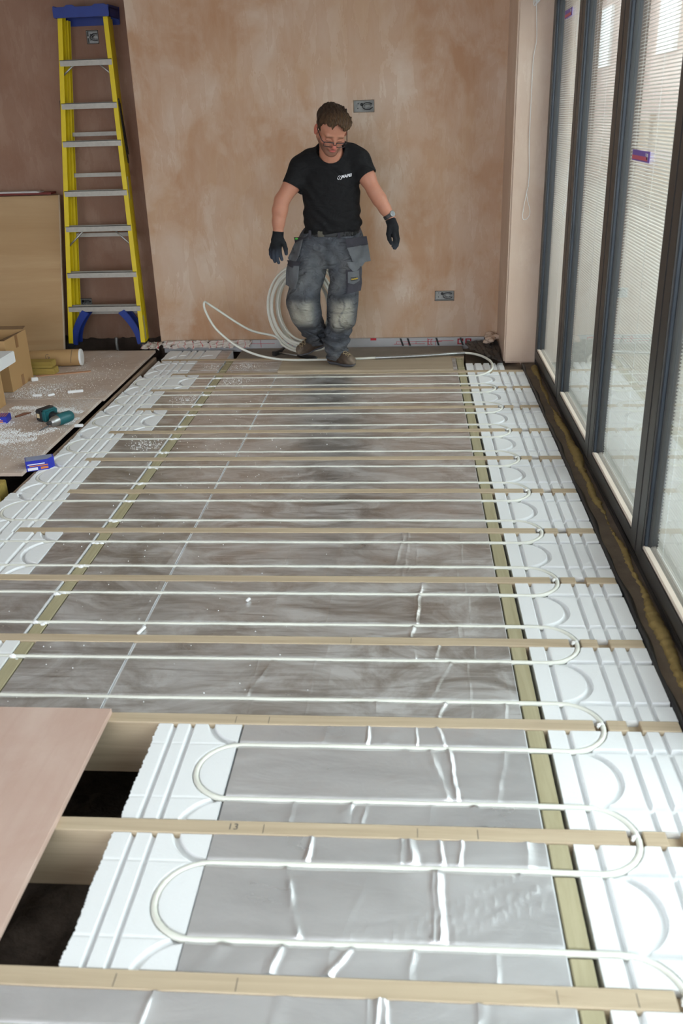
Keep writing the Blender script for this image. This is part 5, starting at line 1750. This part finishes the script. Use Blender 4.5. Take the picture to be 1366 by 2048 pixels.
# knee pad pouches, raised hems
kr = np.exp(-(((X + .728) / .085) ** 4) - ((Z - .42) / .105) ** 4) * (Y < 6.30)
kl = np.exp(-(((X + .460) / .085) ** 4) - ((Z - .395) / .115) ** 4) * (Y < 6.30)
d = d - .006 * (kr + kl)
d = smax(d, -Q.chain([(-.662, 6.47, .195), (-.65, 6.51, .12)], [.058, .058]), .004)
d = smax(d, -((X + .662) * .0 + (Y - 6.47) * -.5 + (Z - .150)) * .9 - 9 * (X > -.59), .004) if False else d
hem = .058 + .008 * np.sin(X * 40)
d = smax(d, np.where(X > -.60, hem - Z, .135 + .25 * (X + .66) - Z), .006)
V, Fc = Q.mesh(d)
x, y, z = V.T
base_c = np.array(srgb(80, 83, 90)); dust = np.array(srgb(122, 122, 120)); pad = np.array(srgb(166, 162, 150)); dk = np.array(srgb(54, 56, 62))
def n3(s, o):
    return .12 + .9 *  .5 + .25 * (np.sin(x * s + 1.7 * np.sin(z * s * .6 + o)) + np.sin(z * s * .8 + 2.1 * np.sin(x * s * .7 + o * 2)))
cols = np.tile(base_c, (len(V), 1))
def mixin(c, a):
    global cols
    a = np.clip(a, 0, 1)[:, None]
    cols = cols * (1 - a) + c * a
mixin(dust, .55 * np.exp(-((z - .68) / .16) ** 2) * n3(30, .3) * (y < 6.33))
mixin(dk, .6 * n3(40, 2.0) ** 2 * sstep(.62, .50, z))
krm = np.exp(-(((x + .732) / .078) ** 4) - ((z - .425) / .085) ** 4) * (y < 6.28)
klm = np.exp(-(((x + .460) / .076) ** 4) - ((z - .400) / .10) ** 4) * (y < 6.28)
seam = 1 - .55 * np.exp(-((x + .457 - .02 * np.sin(z * 30)) / .006) ** 2) - .45 * np.exp(-((z - .42) / .006) ** 2)
mixin(pad, .95 * (krm * (.55 + .6 * n3(28, 1.0)) + klm * seam * (.6 + .5 * n3(26, 3.0))))
mixin(dk, .6 * np.exp(-((z - .525) / .018) ** 2) * (y < 6.3))
mixin(dust, .4 * sstep(.24, .10, z) * n3(60, 4))
mixin(dk, .5 * np.exp(-((x + .548) / .018) ** 2) * (z > .70) * (z < .90))
M['trouser'] = tint_mat('grey_work_cloth', .88, vary=.42, vscale=17, bstr=.18, bscale=220, spec=.2, folds=[((10, 10, 20), .9, .035, 1.6), ((22, 22, 14), .6, .014, 1.0)])
tro = emit('trousers', V, Fc, M['trouser'], man, cols)
tro_bvh = BVHTree.FromPolygons([tuple(q) for q in V.tolist()], [tuple(q) for q in Fc.tolist()])
clothg = simple('grey_pocket_cloth', srgb(98, 100, 104), .9, vary=.26, vscale=22, bstr=.9, bscale=28)
clothd = simple('dark_pocket_cloth', srgb(58, 56, 64), .9, vary=.2, vscale=24, bstr=.7, bscale=30)
def patch(poly, off, thick, name, mat, parent, bvh, flare=0.0, xr=0.0, n=10):
    """cloth pouch laid on the trousers: an outline in x-z, draped over the leg and given depth"""
    xs_ = [p[0] for p in poly]; zs_ = [p[1] for p in poly]
    x0, x1, z0, z1 = min(xs_), max(xs_), min(zs_), max(zs_)
    bm = bmesh.new()
    fv = [bm.verts.new((p[0], 0, p[1])) for p in poly]
    bm.faces.new(fv)
    for k in range(1, n):
        for co, no in (((x0 + (x1 - x0) * k / n, 0, 0), (1, 0, 0)), ((0, 0, z0 + (z1 - z0) * k / n), (0, 0, 1))):
            bmesh.ops.bisect_plane(bm, geom=bm.verts[:] + bm.edges[:] + bm.faces[:], plane_co=co, plane_no=no)
    bm.verts.index_update()
    edge = {v.index for v in bm.verts if any(len(e.link_faces) == 1 for e in v.link_edges)}
    front, back = [], []
    lasty = None
    ys = []
    for v in bm.verts:
        h = bvh.ray_cast(Vector((v.co.x, 5.9, v.co.z)), Vector((0, 1, 0)))
        ys.append(h[0].y if h[0] is not None else None)
    known = [(v.co.x, v.co.z, yy) for v, yy in zip(bm.verts, ys) if yy is not None]
    for i, v in enumerate(bm.verts):
        yy = ys[i]
        if yy is None:
            near = min(known, key=lambda q: (q[0] - v.co.x) ** 2 + (q[1] - v.co.z) ** 2)
            yy = near[2] + .6 * abs(near[0] - v.co.x)
        yy = min(yy, 6.36)
        top = (v.co.z - z0) / (z1 - z0)
        o_ = off + flare * (1 - top) * 0 + flare * top
        yf = yy - o_ - (0 if i in edge else thick * .25)
        front.append((v.co.x, yf, v.co.z)); back.append((v.co.x, yy - o_ + thick, v.co.z))
    N_ = len(front)
    fs = []
    for f in bm.faces:
        idx = [v.index for v in f.verts]
        fs.append(tuple(idx)); fs.append(tuple(N_ + i for i in idx[::-1]))
    for e in bm.edges:
        if len(e.link_faces) == 1:
            a, b_ = e.verts[0].index, e.verts[1].index
            fs.append((a, b_, N_ + b_, N_ + a))
    bm.free()
    mb = MB().add(front + back, fs)
    o = mb.build(name, mat, parent, smooth='auto')
    return o
hp_ = patch([(-.412, .845), (-.278, .855), (-.262, .737), (-.300, .735), (-.318, .712), (-.352, .714), (-.372, .740), (-.392, .79)], .012, .016, 'holster_pocket', clothg, man, tro_bvh, .012)
patch([(-.422, .905), (-.285, .905), (-.277, .852), (-.412, .843)], .016, .012, 'pocket_band', clothd, hp_, tro_bvh, .008, n=6)
hp2 = patch([(-.772, .870), (-.705, .905), (-.735, .80), (-.765, .748), (-.805, .752), (-.822, .775)], .014, .016, 'holster_pocket', clothg, man, tro_bvh, .012)
patch([(-.778, .905), (-.680, .915), (-.705, .902), (-.772, .868)], .018, .012, 'pocket_band', clothd, hp2, tro_bvh, .008, n=5)
mb = MB(); mb.ball((-.752, 6.235, .905), .010, 1, (1.3, .6, .7)); mb.build('green_tag', simple('bright_green', srgb(70, 170, 50), .5), hp2)
cp = patch([(-.425, .700), (-.325, .700), (-.322, .600), (-.330, .552), (-.420, .548)], .010, .014, 'cargo_pocket', clothd, man, tro_bvh, .0)
patch([(-.412, .755), (-.330, .745), (-.333, .705), (-.355, .688), (-.378, .692), (-.405, .722)], .016, .008, 'pocket_flap', clothg, cp, tro_bvh, .004, n=6)
pp_ = patch([(-.410, .690), (-.338, .690), (-.336, .622), (-.372, .606), (-.412, .618)], .018, .010, 'phone_pocket', clothg, cp, tro_bvh, .002, n=6)
patch([(-.392, .655), (-.344, .655), (-.344, .630), (-.392, .630)], .022, .003, 'brand_tag', blp, cp, tro_bvh, 0, n=3)
cp2 = patch([(-.830, .735), (-.752, .735), (-.745, .66), (-.762, .590), (-.800, .584), (-.842, .605)], .010, .016, 'cargo_pocket', clothg, man, tro_bvh, .0)
patch([(-.828, .760), (-.720, .762), (-.730, .745), (-.770, .722), (-.815, .728)], .018, .010, 'pocket_flap', clothd, cp2, tro_bvh, .004, n=6)
patch([(-.775, .735), (-.735, .735), (-.745, .64), (-.770, .598), (-.792, .66)], .016, .008, 'loose_fold', clothg, cp2, tro_bvh, .006, n=6)
lm = Matrix.Translation((-.368, 6.1, .6425)) @ Matrix.Rotation(R(3), 4, 'Y').inverted() @ Matrix.Rotation(R(90), 4, 'X')
mb = text_mesh('Snickers', .0125, None, 'tag_text', lm, None, shear=.35, ext=0, bold=.0003)
dg = bpy.context.evaluated_depsgraph_get()
def bvh_of(o):
    off = world_loc(o)
    return BVHTree.FromPolygons([v.co + off for v in o.data.vertices], [tuple(p.vertices) for p in o.data.polygons])
tagm = [c for c in cp.children if c.name.startswith('brand_tag')][0]
drape(mb, bvh_of(tagm), .0012, 'tag_lettering', simple('yellow_print', srgb(226, 186, 40), .5), cp)['label'] = 'yellow script lettering on black tag'

# belt and buckle
Bt = Field((-.73, 6.15, .905), (-.29, 6.47, .975), .0055)
d = Bt.loft([(.915, -.515, 6.320, .188, .127), (.955, -.512, 6.314, .186, .124)], 2.4)
d = smax(d, -Bt.loft([(.88, -.515, 6.320, .182, .121), (.99, -.512, 6.314, .180, .118)], 2.4), .002)
V, Fc = Bt.mesh(d)
belt = emit('belt', V, Fc, blp, man)
MB().box(-.604, -.560, 6.186, 6.194, .918, .956).build('buckle', simple('dull_brass', (.10, .09, .07), .6, .5), belt, bevel=.003)
for xx in (-.462, -.655):
    MB().box(xx - .009, xx + .009, 6.184, 6.198, .908, .962).build('belt_loop', clothd, belt, bevel=.003)

# ---- gloves
def glove(name, arm, palm, pr, fingers, thumb, cuff, label):
    pts_ = [p_ for f in fingers for p_ in f[0]] + [p_ for p_ in thumb[0]] + list(palm)
    lo = np.min(np.array(pts_), 0) - .035; hi = np.max(np.array(pts_), 0) + .045
    G = Field(lo, hi, .0024)
    d = G.chain(palm, pr, k=.012)
    for f, rs in fingers:
        d = smin(d, G.chain(f, rs, k=.003), .0055)
    d = smin(d, G.chain(thumb[0], thumb[1], k=.004), .010)
    c0, c1, r0 = cuff
    d = smin(d, G.cone(c0, c1, r0, r0 - .002), .010)
    n = np.array(c0) - np.array(c1); n = n / np.linalg.norm(n)
    pl_d = (G.X - c0[0]) * n[0] + (G.Y - c0[1]) * n[1] + (G.Z - c0[2]) * n[2]
    d = smax(d, pl_d, .003)
    d = d + .0007 * np.sin(pl_d * 900) * (pl_d > -.045)
    V, Fc = G.mesh(d)
    tip = sstep(.875 if 'R' in name else .90, .79, V[:, 2])[:, None]
    cols = np.array(srgb(32, 33, 36))[None] * (1 - tip) + np.array(srgb(66, 72, 84))[None] * tip * .9
    return emit('glove', V, Fc, M['glove'], man, cols)
M['glove'] = tint_mat('black_knit_glove', .85, vary=.3, vscale=120, bstr=.3, bscale=300, spec=.2)
yR = 6.172
glove('gloveR', None, [(-.866, 6.178, .945), (-.874, yR, .905), (-.880, yR, .875)], [.033, .037, .034],
      [([(-.907, yR, .880), (-.921, yR + .004, .845), (-.924, yR + .014, .815), (-.919, yR + .026, .790)], [.0140, .0125, .0115, .0100]),
       ([(-.890, yR - .006, .872), (-.903, yR - .006, .830), (-.905, yR + .006, .795), (-.899, yR + .022, .766)], [.0145, .0132, .0122, .0105]),
       ([(-.873, yR - .006, .870), (-.881, yR - .007, .828), (-.881, yR + .004, .790), (-.874, yR + .020, .758)], [.0145, .0132, .0122, .0105]),
       ([(-.856, yR - .002, .875), (-.859, yR - .002, .838), (-.857, yR + .008, .806), (-.851, yR + .020, .778)], [.0140, .0128, .0118, .0102])],
      ([(-.850, yR - .006, .925), (-.828, yR - .012, .885), (-.818, yR - .010, .850), (-.817, yR + .000, .818)], [.019, .0165, .0145, .0115]),
      ((-.863, 6.18, .962), (-.867, 6.178, .925), .0365), 'R')
yL = 6.208
glove('gloveL', None, [(-.121, 6.218, 1.005), (-.106, yL, .965), (-.099, yL, .930)], [.031, .034, .031],
      [([(-.082, yL + .020, .925), (-.074, yL + .022, .890), (-.078, yL + .018, .866), (-.089, yL + .012, .850)], [.0135, .0120, .0110, .0098]),
       ([(-.086, yL + .006, .920), (-.077, yL + .004, .880), (-.082, yL + .0, .852), (-.094, yL - .004, .834)], [.0140, .0128, .0116, .0100]),
       ([(-.093, yL - .010, .922), (-.084, yL - .016, .882), (-.088, yL - .020, .855), (-.100, yL - .022, .838)], [.0140, .0128, .0116, .0100]),
       ([(-.102, yL - .024, .928), (-.095, yL - .032, .895), (-.098, yL - .036, .870), (-.108, yL - .036, .852)], [.0135, .0122, .0112, .0098])],
      ([(-.128, yL - .020, .970), (-.136, yL - .040, .930), (-.130, yL - .046, .898), (-.119, yL - .046, .872)], [.0185, .0160, .0140, .0112]),
      ((-.124, 6.219, 1.018), (-.112, 6.212, .985), .034), 'L')

# ---- wrist watch
wc = Vector((-.133, 6.22, 1.040)); wd = (Vector(aL[-1]) - Vector(aL[-2])).normalized()
u_ = wd.cross(Vector((0, 1, 0))).normalized(); v_ = wd.cross(u_).normalized()
mb = MB()
for off in (-.008, 0, .008):
    mb.tube([wc + wd * off + (u_ * math.cos(a) + v_ * math.sin(a)) * .0345 for a in np.linspace(0, 2 * PI, 28)[:-1]], .0052, 8, closed=True)
wt = mb.build('wrist_watch', M['dark_steel'], man, smooth=True)
fd = (Vector((.75, -.65, .1)) - wd * Vector((.75, -.65, .1)).dot(wd)).normalized()
Mx = Matrix.Translation(wc + fd * .034) @ fd.to_track_quat('Z', 'Y').to_matrix().to_4x4()
MB().lathe([(.019, -.004), (.0205, 0), (.0205, .006), (.018, .008)], 22, Mx).build('watch_case', M['steel'], wt, smooth='auto')
MB().lathe([(.0165, .0082), (.0160, .0088)], 22, Mx).build('watch_dial', simple('grey_dial', (.12, .12, .13), .2), wt)

# ---- boots
LACE = simple('boot_lace', srgb(150, 132, 104), .9, vary=.2, vscale=200)
M['boot'] = tint_mat('dusty_brown_leather', .8, vary=.25, vscale=50, bstr=.2, bscale=120, spec=.25)
def boot(ank, heel, ball, toe, up, name, seed):
    ank, heel, ball, toe, up = [np.array(q, float) for q in (ank, heel, ball, toe, up)]
    up = up / np.linalg.norm(up)
    allp = np.array([ank + up * .05, heel, ball, toe])
    G = Field(allp.min(0) - .085, allp.max(0) + .085, .0042)
    d = G.cone(ank, heel + up * .006, .054, .047)
    d = smin(d, G.cone(heel, ball, .043, .044), .03)
    d = smin(d, G.cone(ball, toe, .044, .038), .02)
    mid = (heel + ball) / 2 + up * .030
    d = smin(d, G.cone(ank - up * .015, mid + (ball - heel) * .12, .046, .036), .03)
    h = (G.X - heel[0]) * up[0] + (G.Y - heel[1]) * up[1] + (G.Z - heel[2]) * up[2]
    ax_ = (toe - heel) / np.linalg.norm(toe - heel)
    t_ = (G.X - heel[0]) * ax_[0] + (G.Y - heel[1]) * ax_[1] + (G.Z - heel[2]) * ax_[2]
    up_d = smax(d, -(h + .022), .004)
    # laces: ridges across the instep
    up_d = up_d - .0028 * np.clip(np.sin(t_ * 240), 0, 1) * sstep(.02, .04, h) * sstep(.06, .08, t_) * sstep(.16, .14, t_)
    so_d = smax(smax(d - .005, h + .0215, .003), -(h + .0445), .002)
    V, Fc = G.mesh(up_d)
    VU, FU = V, Fc
    tt = ((V - heel) @ ax_); hh = ((V - heel) @ up)
    c0 = np.array(srgb(82, 68, 58)); c1 = np.array(srgb(128, 114, 100)); c2 = np.array(srgb(46, 38, 33))
    toe_m = sstep(.13, .19, tt)[:, None]
    cols = c0 * (1 - toe_m) + c1 * toe_m
    nn = (.5 + .5 * np.sin(V[:, 0] * 130 + 2 * np.sin(V[:, 2] * 90)))[:, None]
    cols = cols * (1 - .35 * nn) + c2 * .35 * nn
    b_ = emit('boot', V, Fc, M['boot'], man, cols)
    V, Fc = G.mesh(so_d)
    cols = np.tile(np.array(srgb(92, 92, 98)), (len(V), 1))
    emit('sole', V, Fc, M['boot'], b_, cols)
    sd = np.cross(ax_, up)
    bv = BVHTree.FromPolygons([tuple(q) for q in VU.tolist()], [tuple(q) for q in FU.tolist()])
    mb = MB()
    for k in range(5):
        for sgn in (1, -1):
            line = []
            for t_ in np.linspace(-1, 1, 7):
                q = heel + ax_ * (.062 + .022 * k + .010 * sgn * t_) + sd * (.024 * t_) + up * .16
                h_ = bv.ray_cast(Vector(q), Vector(-up))
                if h_[0] is not None:
                    line.append(h_[0] + Vector(up) * .0015)
            if len(line) > 2:
                mb.tube(line, .0026, 6)
    q = heel + ax_ * .055 + up * .16
    h_ = bv.ray_cast(Vector(q), Vector(-up))
    if h_[0] is not None:
        c_ = h_[0] + Vector(up) * .004
        for sgn in (1, -1):
            mb.tube(catmull([c_, c_ + Vector(sd) * sgn * .02 + Vector(up) * .012, c_ + Vector(sd) * sgn * .042 + Vector(ax_) * .012, c_ + Vector(sd) * sgn * .03 + Vector(ax_) * .03 - Vector(up) * .01], 5), .0024, 6)
    mb.build('laces', LACE, b_, smooth=True)
    return b_
boot((-.524, 6.362, .125), (-.540, 6.372, .0630), (-.452, 6.300, .0630), (-.412, 6.268, .0625), (0, 0, 1), 'L', 1)
hb = np.array((-.655, 6.515, .148)); tb = np.array((-.795, 6.445, .098)); axb = (tb - hb) / np.linalg.norm(tb - hb)
upb = np.array((-.25, -.42, .80)); upb = upb - axb * (upb @ axb)
upb = upb / np.linalg.norm(upb)
boot(hb + upb * .062, hb, hb + axb * .105, hb + axb * .150, upb, 'R', 2)
